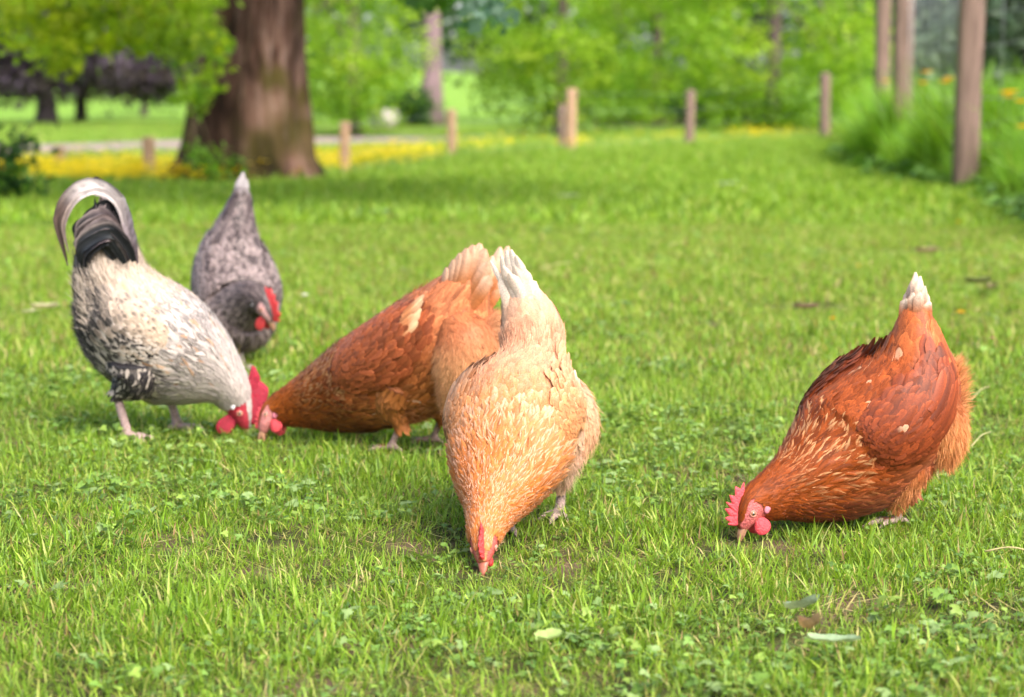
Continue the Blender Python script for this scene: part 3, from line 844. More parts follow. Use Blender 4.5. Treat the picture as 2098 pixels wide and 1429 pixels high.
    l0, v0 = rows(lf, sp['neck_end'] - .4, sp['m_end'], Lf, Wf, 0.23, rng)
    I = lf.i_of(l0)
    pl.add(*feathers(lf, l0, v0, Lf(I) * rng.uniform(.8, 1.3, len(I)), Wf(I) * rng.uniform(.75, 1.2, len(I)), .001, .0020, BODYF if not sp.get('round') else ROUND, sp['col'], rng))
    for th in thighs:
        tl_, tw_ = sp.get('thigh_f', (.024, .005))
        l0, v0 = rows(th, 0.1, 2.75, lambda i: tl_, lambda i: tw_, 0.2, rng)
        pl.add(*feathers(th, l0, v0, rng.uniform(.8, 1.2, len(l0)) * tl_, tw_, .001, .003, BODYF, lambda i, v, s, t, r, q: sp['col'](np.full_like(i, 6.2), np.full_like(v, -1.3), s, t, r, q), rng))
    for ll, lc_ in lobes:
        top_c = np.broadcast_to(sp['col'](np.full((1, 1, 1), 7.0), np.full((1, 1, 1), -.6), np.full((1, 1, 1), .6), np.zeros((1, 1, 1)), np.full((1, 1, 1), .6), np.full((1, 1, 1), .5)), (1, 1, 1, 3))[0, 0, 0]
        def lcol(i, v, s, t, r, q): return np.clip(mixc(top_c, lc_, sstep(.2, 1.7, i)) * (.86 + .24 * r)[..., None] * (.94 + .1 * s + 0 * t)[..., None], 0, .92)
        lw = .0030 if ll.fur else .0062
        l0, v0 = rows(ll, 0.05, ll.m - 1.25, lambda i: .024, lambda i: lw, 0.14 if ll.fur else .2, rng)
        pl.add(*feathers(ll, l0, v0, rng.uniform(.014, .028, len(l0)), rng.uniform(.6, 1.2, len(l0)) * lw, .0005, .0016, HACK if ll.fur else BODYF, lcol, rng, drift=.3 if ll.fur else .1))
    p_o = pl.build('plumage', M['feather'], root); p_o['kind'] = 'stuff'
    # ---- fine barbs and down
    fl = MB()
    nb = sp.get('barbs', 2600)
    ib = rng.uniform(2.6, sp['m_end'] - .9, nb); vb = rng.uniform(0, 2 * pi, nb); lb = lf.l_of(ib)
    p, nn = lf.PN(lb, vb); Tt = lf.at(lf.T, lb)
    cb = np.broadcast_to(sp['col'](ib[:, None, None], vb[:, None, None], np.full((1, 1, 1), .95), np.zeros((1, 1, 1)), rng.random((nb, 1, 1)), rng.random((nb, 1, 1))), (nb, 1, 1, 3))[:, 0, 0]
    fl.add(*strands(p + nn * .003, Tt + nn * rng.uniform(.0, .16, nb)[:, None], Lf(ib) * rng.uniform(.2, .45, nb), .00035, np.clip(cb * 1.12, 0, .95), rng, 0.05))
    for (ia, ibb, v_a, v_b, cnt, ln, out_, cc) in sp.get('fluff', []):
        ib = rng.uniform(ia, ibb, cnt); vb = rng.uniform(v_a, v_b, cnt); lb = lf.l_of(ib)
        p, nn = lf.PN(lb, vb); Tt = lf.at(lf.T, lb)
        cb = np.array(cc) * rng.uniform(.78, 1.12, (cnt, 1))
        d = Tt * .7 + nn * out_ * rng.uniform(.4, 1.3, (cnt, 1))
        fl.add(*strands(p, d, ln * rng.uniform(.5, 1.2, cnt), .0006, np.clip(cb, 0, .95), rng, 0.15))
    for ll, lc_ in lobes:                                  # soft downy fringe on the rump
        cnt = 5500 if ll.fur else 1500
        ib = rng.uniform(0.3, ll.m - 1, cnt); vb = rng.uniform(0, 2 * pi, cnt); lb = ll.l_of(ib)
        p, nn = ll.PN(lb, vb); Tt = ll.at(ll.T, lb)
        cb = np.clip(mixc(top_c, lc_, sstep(.2, 1.7, ib)) * rng.uniform(.85, 1.2, (cnt, 1)), 0, .95)
        fl.add(*strands(p + nn * .001, Tt + nn * rng.uniform(.15, .6, (cnt, 1)), rng.uniform(.007, .016, cnt), .00038, cb, rng, 0.1))
    d_o = fl.build('down', M['feather'], root); d_o['kind'] = 'stuff'
    # ---- wings: folded against the flanks
    w = sp['wing']
    for sgn in (1, -1):
        def vmap(v): return v if sgn > 0 else pi - v
        ia, ib_ = w['i']; hv = w['hv']; thk = w['th'] if sgn == w.get('near', 1) else w.get('th_far', w['th'])
        dvf = 0.0 if sgn == w.get('near', 1) else w.get('v_far', 0.0)
        shp = lambda a: np.clip(np.sin(np.clip(a, 0, 1) * pi * .86 + .22), 0.02, 1) ** .6
        vc = lambda a: dvf + w['v'][0] + (w['v'][1] - w['v'][0]) * a
        bump = lambda a, b: thk * np.clip(1 - b**2, 0, 1) ** .6 * np.clip(np.sin(np.clip(a, 0, 1) * pi), 0, 1) ** .7
        A, B = np.meshgrid(np.linspace(0, 1, 26), np.linspace(-1, 1, 15), indexing='ij')
        p, nn = lf.PN(lf.l_of(ia + (ib_ - ia) * A), vmap(vc(A) + B * hv * shp(A)))
        wb = MB(); c0 = np.broadcast_to(sp['wingcol'](A[..., None], B[..., None], np.full_like(A, .6)[..., None], np.zeros_like(A)[..., None], np.full_like(A, .5)[..., None], np.full_like(A, .5)[..., None]), A.shape + (1, 3))[..., 0, :]
        wb.add(p + nn * (bump(A, B) + .0005)[..., None], grid_faces(26, 15), c0.reshape(-1, 3) * .8)
        wL = lambda i: np.interp((i - ia) / (ib_ - ia), [0, .3, .6, 1], [.016, .022, .032, .042]) * w.get('k', 1)
        wW = lambda i: np.interp((i - ia) / (ib_ - ia), [0, .3, .6, 1], [.0046, .0066, .0080, .0082]) * w.get('k', 1)
        l0, v0 = rows(lf, ia + .02, ib_ - .12, wL, wW, 0.2, rng, dvf + w['v'][1] - hv * 1.3, dvf + w['v'][0] + hv * 1.3)
        I = lf.i_of(l0); a_ = (I - ia) / (ib_ - ia); b_ = (v0 - vc(a_)) / (hv * shp(a_))
        keep = np.abs(b_) < .97; l0, v0, I, a_, b_ = l0[keep], v0[keep], I[keep], a_[keep], b_[keep]
        cf = lambda i, v, s, t, r, q: sp['wingcol']((i - ia) / (ib_ - ia), b_[:, None, None], s, t, r, q)
        wb.add(*feathers(lf, l0, vmap(v0), wL(I) * rng.uniform(.8, 1.2, len(I)), wW(I) * rng.uniform(.8, 1.15, len(I)), bump(a_, b_) + .0015, .0018, ROUND, cf, rng, drift=.05, droop=.2))
        wo_ = wb.build('wing', M['feather'], root)
        for k in range(w.get('flights', 6)):
            bk_ = w.get('fb', (-.9, .2)); bq = bk_[0] + (bk_[1] - bk_[0]) * k / max(1, w.get('flights', 6) - 1)
            a0 = w.get('fa', .5) + .03 * k
            V, F, Cc = feathers(lf, np.array([lf.l_of(ia + (ib_ - ia) * a0)]), np.array([vmap(vc(a0) + bq * hv * shp(a0))]), np.array([w.get('fl', .07) * rng.uniform(.92, 1.08)]), np.array([w.get('fw', .0075)]), float(bump(np.array(min(a0 + .1, .9)), np.array(bq))) + w.get('flift', .002) + .0007 * k, .002, ROUND, lambda i, v, s, t, r, q: sp['flightcol'](a0, v, s, t, r, q), rng, K=9, drift=.02)
            obj('flight_feather', V, F, M['feather'], wo_, Cc)
    # ---- tail
    for k, tf in enumerate(sp['tail']):
        pts = np.array([px(*q) for q in tf['path']])
        Ue = lf.U[-1]; Se = lf.S[-1]
        nvec = Se * cos(tf['phi']) + Ue * sin(tf['phi'])
        V, F, Cc = vane(pts, nvec, tf['w'], tf['col'], rng, K=26, rag_=.05 if 'prof' in tf else .03, cup=.25 if 'prof' in tf else .45, **({'prof': tf['prof']} if 'prof' in tf else {}))
        Cc = Cc * rng.uniform(.80, 1.06) * np.repeat(rng.uniform(*((.72, 1.25) if 'prof' in tf else (.9, 1.08)), (len(Cc), 1)), 3, 1)
        obj(tf.get('name', 'tail_feather'), V, F, M[tf.get('mat', 'vane')], root, Cc)
    # ---- head furniture
    ls = lambda i: np.array([lf.l_of(i)])
    h = sp['head']
    # comb: a blade standing on the crown
    ns = 66; sc_ = np.linspace(0, 1, ns)
    li = lf.l_of(np.linspace(h['comb_i'][0], h['comb_i'][1], ns))
    ex = np.linspace(h.get('comb_ext0', 0), h.get('comb_ext1', 0), ns)
    Pb, _ = lf.PN(li, np.full(ns, pi / 2)); Tb = lf.at(lf.T, li); Sb = lf.at(lf.S, li)
    Ub = nrm(lf.at(lf.U, li) + Tb * np.linspace(*h.get('comb_splay', (-.35, .75)), ns)[:, None])
    ph = (sc_ * h['teeth']) % 1.0
    tooth = np.maximum(0, 1 - np.abs(ph - .5) * 2) ** .9
    env = np.interp(sc_, *h.get('comb_env', ([0, .12, .5, .85, 1], [.25, .7, 1, .85, .55])))
    hh = h['comb_h'] * env * (1 - h.get('cut', .5) * (1 - tooth))
    lv = np.array([-.18, .15, .45, .75, 1.0]); thk = np.array([1.25, 1.0, .75, .5, .12]) * h.get('comb_t', .0026)
    wob = np.sin(sc_ * 9 + 1.0) * h.get('wob', .0012)
    hl_ = h['comb_h'] * env
    V = []
    for sg in (1, -1):
        V.append(Pb[None] + Ub[None] * (np.where(lv[:, None] < .5, lv[:, None] * np.minimum(hh, hl_)[None], lv[:, None] * hh[None]))[..., None] + Sb[None] * (sg * thk[:, None, None] * np.interp(sc_, [0, .06, .94, 1], [.3, 1, 1, .3])[None, :, None] + (wob * 1.0)[None, :, None] * lv[:, None, None]))
    G = grid_faces(5, ns); n1 = 5 * ns
    edge = np.arange(ns - 1) + 4 * ns
    top = np.stack([edge, edge + 1, edge + 1 + n1, edge + n1], -1)
    e0 = np.arange(4) * ns; end0 = np.stack([e0, e0 + ns, e0 + ns + n1, e0 + n1], -1); e1 = e0 + ns - 1; end1 = np.stack([e1, e1 + ns, e1 + ns + n1, e1 + n1], -1)
    obj('comb', np.concatenate(V).reshape(-1, 3), [G, G[:, ::-1] + n1, top, end0, end1], M[h.get('comb_mat', 'comb')], root)
    # beak
    F0 = nrm(lf.C[0] - lf.C[8]); U0 = lf.U[0]; S0 = lf.S[0]
    bl = h.get('beak', .022); bb = lf.C[0] - F0 * .004
    op = h.get('open', 0.0)
    up = Loft([bb, bb + F0 * bl * .4 + U0 * .001, bb + F0 * bl * .8, bb + F0 * bl * 1.05 - U0 * .0035], S0, [.0082, .0062, .0034, .0008], [.0085, .0066, .004, .001], [.004, .003, .0015, .0006], n=30)
    V, Fq = up.mesh(14, 12); bk = obj('beak', V, Fq, M[h.get('beak_mat', 'beak')], root)
    dn = bb - U0 * .004
    lo_d = nrm(F0 - U0 * op)
    lo = Loft([dn, dn + lo_d * bl * .45 - U0 * .001, dn + lo_d * bl * .88], S0, [.0068, .005, .001], [.002, .0015, .0006], [.0055, .004, .0008], n=30)
    V, Fq = lo.mesh(12, 12); obj('lower_beak', V, Fq, M[h.get('beak_mat', 'beak')], bk)
    # eyes, earlobes, wattles
    for sgn in (1, -1):
        v = h.get('eye_v', .15); v = v if sgn > 0 else pi - v
        p, nn = lf.PN(ls(h['eye_i']), np.array([v])); p, nn = p[0], nn[0]
        t1 = nrm(np.cross(nn, F0)); t2 = np.cross(nn, t1)
        R = h.get('eye_r', .0042)
        c = p - nn * R * .35
        V, Fq = ellipsoid(c, t1 * R, t2 * R, nn * R); eye = obj('eye', V, Fq, M['iris'], root)
        V, Fq = ellipsoid(c + nn * R * .72, t1 * R * .48, t2 * R * .48, nn * R * .36); obj('pupil', V, Fq, M['pupil'], eye)
        th = np.linspace(0, 2 * pi, 19)[:-1]
        ring = c + nn * R * .52 + (np.cos(th)[:, None] * t1 + np.sin(th)[:, None] * t2 * .9) * R * 1.02
        V, Fq = tube(np.vstack([ring, ring[:1]]), R * .20, 6); obj('eyelid', V, Fq, M['eyering'], eye)
        if h.get('lobe', True):
            v = h.get('lobe_v', -.15); v = v if sgn > 0 else pi - v
            p, nn = lf.PN(ls(h.get('lobe_i', 2.15)), np.array([v])); p, nn = p[0], nn[0]
            V, Fq = ellipsoid(p + nn * .0002, F0 * .0082, np.cross(nn, F0) * .0055, nn * .0022); obj('earlobe', V, Fq, M[h.get('lobe_mat', 'earlobe')], root)
        v = h.get('wat_v', -1.15); v = v if sgn > 0 else pi - v
        p, nn = lf.PN(ls(h['wat_i']), np.array([v])); p = p[0]
        dwn = nrm(np.array([0, 0, -1.0]) * h.get('wat_down', .8) - U0 * .5 + S0 * sgn * .1 + np.array(h.get('wat_dir', (0, 0, 0))))
        wl_, ww = h['wat']
        thn = nrm(S0 - dwn * (S0 @ dwn)); ax = np.cross(dwn, thn)
        V, Fq = ellipsoid(np.zeros(3), ax * ww, thn * .0036, dwn * wl_, 14, 18)
        zz = (V @ dwn) / wl_
        V = V * 1.0 + ax * 0; V = V + (ax * ((V @ ax) * (0.28 * zz))[:, None]) + thn * (np.sin((V @ ax) / ww * 2.2 + 1) * .0016)[:, None]
        obj('wattle', V + p + dwn * wl_ * .72, Fq, M[h.get('comb_mat', 'comb')], root)
    return root, lf

def hen_sizes(k=1.0):
    L = [(0, .007), (1, .008), (2, .012), (3, .020), (4, .030), (5, .034), (6, .036), (7, .036), (8, .034), (9, .030), (10, .030)]
    W = [(0, .0017), (1, .0018), (2, .0022), (3, .0027), (4, .0038), (5, .0074), (6, .0098), (7, .0100), (8, .0085), (9, .0065), (10, .006)]
    return [(a, b * k) for a, b in L], [(a, b * k) for a, b in W]

def c3(*c): return np.array(c, float)
def mixc(a, b, f):
    """colours a, b (…,3) or (3,) mixed by f with a trailing axis added"""
    f = np.asarray(f)[..., None]
    return np.asarray(a) * (1 - f) + np.asarray(b) * f

# --- chestnut hen on the right
def col_chestnut(i, v, s, t, r, q):
    neck = c3(.25, .052, .007); body = c3(.27, .056, .011); rear = c3(.34, .085, .022); tail = c3(.44, .15, .05)
    f = sstep(3.9, 5.0, i); c = mixc(neck, body, f)
    c = mixc(c, rear, sstep(6.3, 7.6, i)); c = mixc(c, tail, sstep(8.2, 9.4, i))
    vent = np.clip(-np.sin(v) - .3, 0, 1) * sstep(3.6, 4.5, i) * (1 - sstep(6.5, 7.2, i))
    c = mixc(c, c3(.36, .13, .075), vent * .8)
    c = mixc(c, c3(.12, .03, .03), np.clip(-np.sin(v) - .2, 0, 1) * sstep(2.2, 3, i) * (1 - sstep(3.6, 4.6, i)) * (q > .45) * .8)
    c = c * (.62 + .74 * r)[..., None]
    streak = (1 - np.abs(t)) * sstep(.25, .9, s) * (i < 4.75) * (q > .66) * sstep(2.6, 3.8, i)
    c = mixc(c, c3(.80, .44, .20), np.clip(streak, 0, 1) * .85 * np.clip(np.sin(v) + .75, 0, 1))
    edge = np.abs(t) * sstep(.4, 1, s) * (i > 4.6)
    c = mixc(c, c * 1.7 + c3(.05, .02, .006), edge * .75)
    white = (q > .985) * (i > 5) * sstep(.4, .6, s)
    return np.clip(mixc(c, c3(.74, .42, .24), white * .7), 0, .9)
def wing_chestnut(i, v, s, t, r, q):
    c = mixc(c3(.20, .038, .009), c3(.165, .031, .010), np.asarray(i))
    c = c * (.62 + .72 * np.asarray(r))[..., None]
    edge = np.abs(np.asarray(t)) * sstep(.3, 1, np.asarray(s))
    c = mixc(c, c * 1.8 + c3(.05, .02, .006), edge * .75)
    return np.clip(mixc(c, c3(.8, .5, .3), (np.asarray(q) > .985) * sstep(.5, .7, np.asarray(s)) * .6), 0, .9)
def tailcol(base, tip, a=.35, b=.75):
    base = np.array(base); tip = np.array(tip)
    def f(s, t):
        c = mixc(base, tip, sstep(a, b, s) + 0 * t)
        c = mixc(c, base * .9, (np.abs(t) > .9) * .35 + 0 * s)
        return c * (1 - .22 * (np.abs(t) < .2))[..., None]
    return f
L_, W_ = hen_sizes(1.0)
make_bird(dict(name='hen', seed=11, cat='hen', group='hens pecking on the lawn',
    label='chestnut brown hen with white-tipped tail pecking alone at the right', yaw=197,
    stations=[(1519, 1086, 2.738, .007, .008, .008), (1527, 1064, 2.740, .0145, .0135, .0145), (1546, 1033, 2.748, .020, .025, .026),
              (1592, 1006, 2.768, .028, .034, .042), (1652, 974, 2.796, .052, .053, .071), (1730, 922, 2.835, .080, .083, .100),
              (1815, 850, 2.855, .088, .080, .104), (1866, 772, 2.87, .072, .060, .078), (1882, 698, 2.875, .042, .043, .034),
              (1881, 640, 2.88, .018, .024, .014), (1880, 600, 2.882, .005, .006, .005)],
    feet=[(1832, 1092, 2.835), (1740, 1082, 2.93)], hips=[(6.0, .045, .02), (5.6, -.045, .03)], hock=.05, thigh=.040,
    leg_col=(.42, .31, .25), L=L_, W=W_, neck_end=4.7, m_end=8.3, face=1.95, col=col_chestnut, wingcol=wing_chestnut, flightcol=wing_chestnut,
    wing=dict(i=(4.75, 7.35), v=(.20, .02), hv=.62, th=.015, th_far=.030, v_far=.55, flights=6, fb=(-.95, -.1), fa=.42, fl=.062),
    fluff=[(6.4, 7.5, -2.2, -.9, 2500, .022, .6, (.62, .27, .10)), (5.4, 6.5, -2.2, -.9, 1200, .016, .4, (.45, .17, .07))],
    lobes=[dict(st=[(1900, 805, 2.845, .020), (1922, 852, 2.835, .034), (1932, 902, 2.83, .032), (1928, 950, 2.83, .014)], col=(.66, .28, .10)), dict(st=[(1872, 915, 2.835, .03), (1862, 965, 2.825, .029), (1846, 1008, 2.825, .016), (1836, 1036, 2.832, .008)], col=(.56, .22, .08), fur=False)],
    tail=[dict(path=[(1882 + dx * 1.2, 715, 2.875 + dd * 1.5), (1881 + dx * 1.2, 640, 2.88 + dd * 1.5), (tx, ty, 2.885 + dd * 2)], phi=ph, w=w_, col=tailcol((.44, .14, .045), (.80, .66, .52), .36 + .02 * (abs(dx) % 7), .95))
          for dx, tx, ty, dd, ph, w_ in ((-22, 1856, 612, -.006, .4, .009), (-18, 1861, 594, .006, .6, .009), (20, 1904, 618, -.010, -.3, .010), (-10, 1868, 576, .004, .4, .009), (-2, 1876, 558, .0, .15, .009), (6, 1886, 566, -.006, -.1, .010), (12, 1896, 586, -.01, -.3, .010), (16, 1900, 602, -.006, -.2, .010), (-6, 1870, 600, -.012, .2, .009), (4, 1884, 598, -.014, .0, .010))],
    head=dict(comb_i=(0.25, 1.95), comb_h=.0245, teeth=6.5, comb_mat='comb_pale', eye_i=1.42, eye_v=.05, wat_i=1.35, wat_v=-.95, wat=(.0135, .0125), lobe_i=2.15, lobe_v=-.30, cut=.45)))

# --- buff hen facing the camera
def col_buff(i, v, s, t, r, q):
    neck = c3(.52, .16, .034); shoulder = c3(.54, .215, .075); back = c3(.58, .28, .155); tail = c3(.66, .43, .30)
    c = mixc(neck, shoulder, sstep(3.6, 4.8, i)); c = mixc(c, back, sstep(5.0, 6.4, i)); c = mixc(c, tail, sstep(7.5, 9, i))
    side = np.clip(-np.sin(v) + .15, 0, 1) * sstep(4.4, 5.4, i)
    c = mixc(c, c3(.66, .40, .26), side * .8)
    c = c * (.74 + .44 * r)[..., None]
    streak = (1 - np.abs(t)) * sstep(.45, .95, s) * (q > .35)
    c = mixc(c, c3(.76, .51, .36), np.clip(streak, 0, 1) * np.where(i < 5.0, .7, .22))
    edge = np.abs(t) * sstep(.3, 1, s) * (i > 4.6)
    c = mixc(c, c3(.74, .50, .31), edge * .4)
    return np.clip(c, 0, .92)
def wing_buff(i, v, s, t, r, q):
    i = np.asarray(i)
    c = mixc(c3(.52, .215, .075), c3(.58, .285, .145), i)
    c = c * (.74 + .42 * np.asarray(r))[..., None]
    return np.clip(mixc(c, c3(.74, .48, .29), np.abs(np.asarray(t)) * sstep(.3, 1, np.asarray(s)) * .6), 0, .92)
def flight_buff(i, v, s, t, r, q):
    c = mixc(c3(.62, .32, .14), c3(.74, .52, .36), sstep(.2, .9, np.asarray(s)) * np.ones_like(np.asarray(t)))
    return c * (.85 + .25 * np.asarray(r))[..., None]
L_, W_ = hen_sizes(0.95)
make_bird(dict(name='hen', seed=23, cat='hen', group='hens pecking on the lawn',
    label='pale buff hen with white tail facing the camera, head down in the centre', yaw=253,
    stations=[(990, 1156, 2.552, .0075, .0085, .0085), (991, 1128, 2.566, .0155, .0145, .0150), (993, 1094, 2.592, .0215, .022, .022),
              (1003, 1050, 2.645, .0310, .034, .036), (1024, 982, 2.710, .0640, .048, .060), (1046, 905, 2.785, .0880, .066, .088),
              (1062, 832, 2.850, .0850, .072, .098), (1090, 752, 2.905, .0470, .056, .072), (1088, 672, 2.935, .0445, .044, .046),
              (1066, 608, 2.950, .0280, .026, .026), (1050, 565, 2.955, .008, .008, .008)],
    feet=[(1146, 1080, 2.89), (1042, 1118, 2.80)], hips=[(6.0, .052, .02), (5.6, -.03, .04)], hock=.066, thigh=.044, shank=.0075,
    leg_col=(.38, .27, .23), L=L_, W=W_, neck_end=4.7, m_end=8.75, face=1.55, face_col=(.50, .09, .07), col=col_buff, wingcol=wing_buff, flightcol=flight_buff, barbs=8000,
    wing=dict(i=(4.75, 7.0), v=(.42, .10), hv=.58, th=.015, flights=6, fb=(-.95, -.1), fa=.45, fl=.05),
    fluff=[(6.2, 7.4, -2.2, -.9, 2500, .02, .5, (.80, .50, .28)), (1.7, 2.6, -2.4, -.7, 900, .012, .4, (.78, .50, .30))],
    lobes=[dict(st=[(1150, 775, 2.90, .018), (1180, 830, 2.895, .026), (1188, 885, 2.895, .026), (1174, 935, 2.89, .014)], col=(.68, .40, .23), fur=False), dict(st=[(1128, 885, 2.85, .04), (1146, 935, 2.86, .032), (1150, 972, 2.875, .016), (1148, 992, 2.885, .008)], col=(.70, .46, .33), fur=False)],
    tail=[dict(path=[(1086 + dx * 1.1, 700, 2.925 + dd), (1066 + dx * 1.1, 610, 2.935 + dd), (tx, ty, 2.95 + dd * 2)], phi=ph, w=w_, col=tailcol((.66, .41, .24), (.80, .68, .56), .15, .7))
          for dx, tx, ty, dd, ph, w_ in ((-24, 1026, 566, -.010, 1.3, .010), (26, 1082, 572, -.010, 1.8, .011), (18, 1070, 548, -.012, 1.7, .011), (-22, 1004, 534, .0, 1.4, .005), (-12, 1026, 524, -.006, 1.5, .010), (-4, 1036, 514, -.008, 1.5, .011), (4, 1046, 512, -.010, 1.6, .011), (12, 1056, 524, -.012, 1.65, .011), (-8, 1030, 545, -.014, 1.45, .010), (8, 1052, 545, -.016, 1.6, .011), (0, 1042, 560, -.018, 1.55, .011))],
    head=dict(comb_i=(0.05, 1.75), comb_h=.014, teeth=6.5, comb_mat='comb', eye_i=1.1, eye_v=-.05, wat_i=1.0, wat_v=-1.3, wat=(.008, .008), lobe=False, beak_mat='beak_red', cut=.4, comb_t=.0034)))

# --- red-brown hen beside the rooster
def col_rust(i, v, s, t, r, q):
    neck = c3(.33, .080, .010); body = c3(.30, .075, .019); rear = c3(.42, .135, .052); tail = c3(.56, .25, .13)
    c = mixc(neck, body, sstep(3.8, 4.8, i)); c = mixc(c, rear, sstep(5.8, 7.2, i)); c = mixc(c, tail, sstep(8.0, 9.3, i))
    lowr = np.clip(-np.sin(v) - .2, 0, 1) * sstep(3, 4.4, i) * (1 - sstep(6.4, 7.4, i))
    c = mixc(c, c3(.34, .13, .03), lowr * .7)
    c = c * (.58 + .80 * r)[..., None]
    streak = (1 - np.abs(t)) * sstep(.35, .9, s) * (i < 4.6) * (q > .4) * sstep(2.8, 3.7, i)
    c = mixc(c, c3(.80, .42, .17), np.clip(streak, 0, 1) * .75 * np.clip(np.sin(v) + .7, 0, 1))
    dark = np.abs(t) * (i < 4.6) * (i > 3.2) * .6
    c = mixc(c, c3(.10, .025, .008), dark)
    edge = np.abs(t) * sstep(.4, 1, s) * (i > 4.6)
    c = mixc(c, c * 1.7 + c3(.09, .05, .025), edge * .9)
    return np.clip(mixc(c, c3(.78, .48, .32), ((q > .985) & (i > 4.8)) * sstep(.4, .6, s) * .7), 0, .9)
def wing_rust(i, v, s, t, r, q):
    i = np.asarray(i)
    c = mixc(c3(.28, .068, .018), c3(.26, .062, .022), i)
    c = c * (.55 + .8 * np.asarray(r))[..., None]
    return np.clip(mixc(c, c * 1.8 + c3(.09, .045, .02), np.abs(np.asarray(t)) * sstep(.3, 1, np.asarray(s)) * .6), 0, .9)
def flight_rust(i, v, s, t, r, q):
    c = mixc(c3(.58, .22, .08), c3(.86, .52, .28), sstep(.3, .85, np.asarray(s)) * np.ones_like(np.asarray(t)))
    return c * (.66 + .42 * np.asarray(r))[..., None] * (1 - .25 * (np.abs(np.asarray(t)) > .5))[..., None]
L_, W_ = hen_sizes(1.05)
make_bird(dict(name='hen', seed=37, cat='hen', group='hens pecking on the lawn',
    label='red-brown hen pecking head to head with the pale rooster', yaw=155,
    stations=[(537, 886, 3.555, .0075, .0085, .0085), (546, 866, 3.555, .0155, .0145, .015), (564, 842, 3.56, .021, .0245, .027),
              (606, 828, 3.55, .030, .038, .042), (668, 808, 3.53, .053, .059, .068), (750, 776, 3.50, .082, .081, .094),
              (838, 726, 3.46, .090, .086, .114), (908, 658, 3.425, .080, .072, .100), (950, 592, 3.40, .048, .041, .050),
              (976, 556, 3.39, .024, .020, .022), (990, 535, 3.385, .006, .006, .006)],
    feet=[(800, 934, 3.44), (885, 905, 3.52)], hips=[(6.1, .045, .045), (6.3, -.045, .045)], hock=.05, thigh=.044,
    leg_col=(.38, .25, .21), L=L_, W=W_, neck_end=4.55, m_end=8.35, face=1.95, face_col=(.62, .22, .20), round=True, col=col_rust, wingcol=wing_rust, flightcol=flight_rust,
    wing=dict(i=(4.75, 7.05), v=(.30, .30), hv=.68, th=.016, flights=7, fb=(-.35, .35), fa=.78, fl=.052, fw=.0068, flift=.006),
    fluff=[(6.4, 7.7, -2.3, -.8, 3500, .026, .7, (.74, .40, .21)), (5.4, 6.5, -2.2, -.9, 1200, .016, .4, (.50, .21, .08))],
    lobes=[dict(st=[(930, 650, 3.37, .03), (952, 705, 3.36, .052), (946, 770, 3.365, .046), (925, 830, 3.38, .018)], col=(.70, .35, .16)), dict(st=[(975, 640, 3.44, .03), (996, 700, 3.44, .036), (990, 755, 3.44, .034), (965, 800, 3.44, .014)], col=(.78, .45, .25))],
    tail=[dict(path=[(bx, by, 3.375 + dd), ((bx + tx) / 2 + 3, (by + ty) / 2 - 3, 3.37 + dd), (tx, ty, 3.372 + dd * 1.4)], phi=ph, w=w_, col=tailcol((.50, .18, .06), (.86, .54, .36), .35, .95))
          for bx, by, tx, ty, dd, ph, w_ in ((892, 640, 914, 548, .0, .35, .012), (900, 636, 928, 532, -.004, .3, .013), (908, 630, 942, 519, -.008, .2, .014), (918, 626, 956, 509, -.012, .1, .015), (928, 622, 970, 502, -.010, .0, .016), (936, 622, 984, 499, -.008, -.1, .016), (944, 626, 994, 510, -.012, -.2, .016), (950, 632, 1000, 536, -.016, -.3, .015), (954, 640, 1004, 566, -.018, -.3, .014),
                                         (960, 640, 1008, 524, .05, .3, .016), (966, 640, 1024, 506, .056, .3, .018), (972, 640, 1040, 504, .06, .3, .019), (976, 645, 1040, 530, .055, .2, .016), (978, 650, 1032, 560, .05, .2, .015))],
    head=dict(comb_i=(0.1, 1.7), comb_h=.0145, teeth=6.5, comb_mat='comb_pale', eye_i=1.42, eye_v=.05, wat_i=1.35, wat_v=-.95, wat=(.0135, .012), lobe_i=2.15, lobe_v=-.28, open=.30, beak=.026, cut=.5, lobe_mat='earlobe')))

# --- barred grey hen at the back
def col_grey(i, v, s, t, r, q):
    dk = c3(.036, .025, .025); lt = c3(.42, .32, .30)
    bar = .5 + .5 * np.sin((s * 2.2 + .2 * q) * 2 * pi + .8 * np.abs(t))
    amt = np.interp(i, [1, 2, 3, 4.5, 6, 7.2, 9, 10], [.35, .35, .6, .85, .85, .5, .35, .5])
    c = mixc(dk, lt, bar * amt * (.25 + 1.1 * r * r))
    c = c * (.65 + .7 * q)[..., None]
    c = mixc(c, c3(.50, .40, .37), np.abs(t) * sstep(.35, .9, s) * (r > .35) * np.interp(i, [2, 3.2, 4.5, 6.5, 7.3, 8], [.1, .45, .8, .75, .3, .2]))
    return np.clip(mixc(c, c3(.34, .29, .29), np.clip(sstep(8.9, 9.6, i), 0, 1) * .6), 0, .9)
def wing_grey(i, v, s, t, r, q):
    return col_grey(np.full_like(np.asarray(s, float), 6.0), v, np.asarray(s, float), np.asarray(t, float), np.asarray(r, float), np.asarray(q, float))
L_, W_ = hen_sizes(1.1)
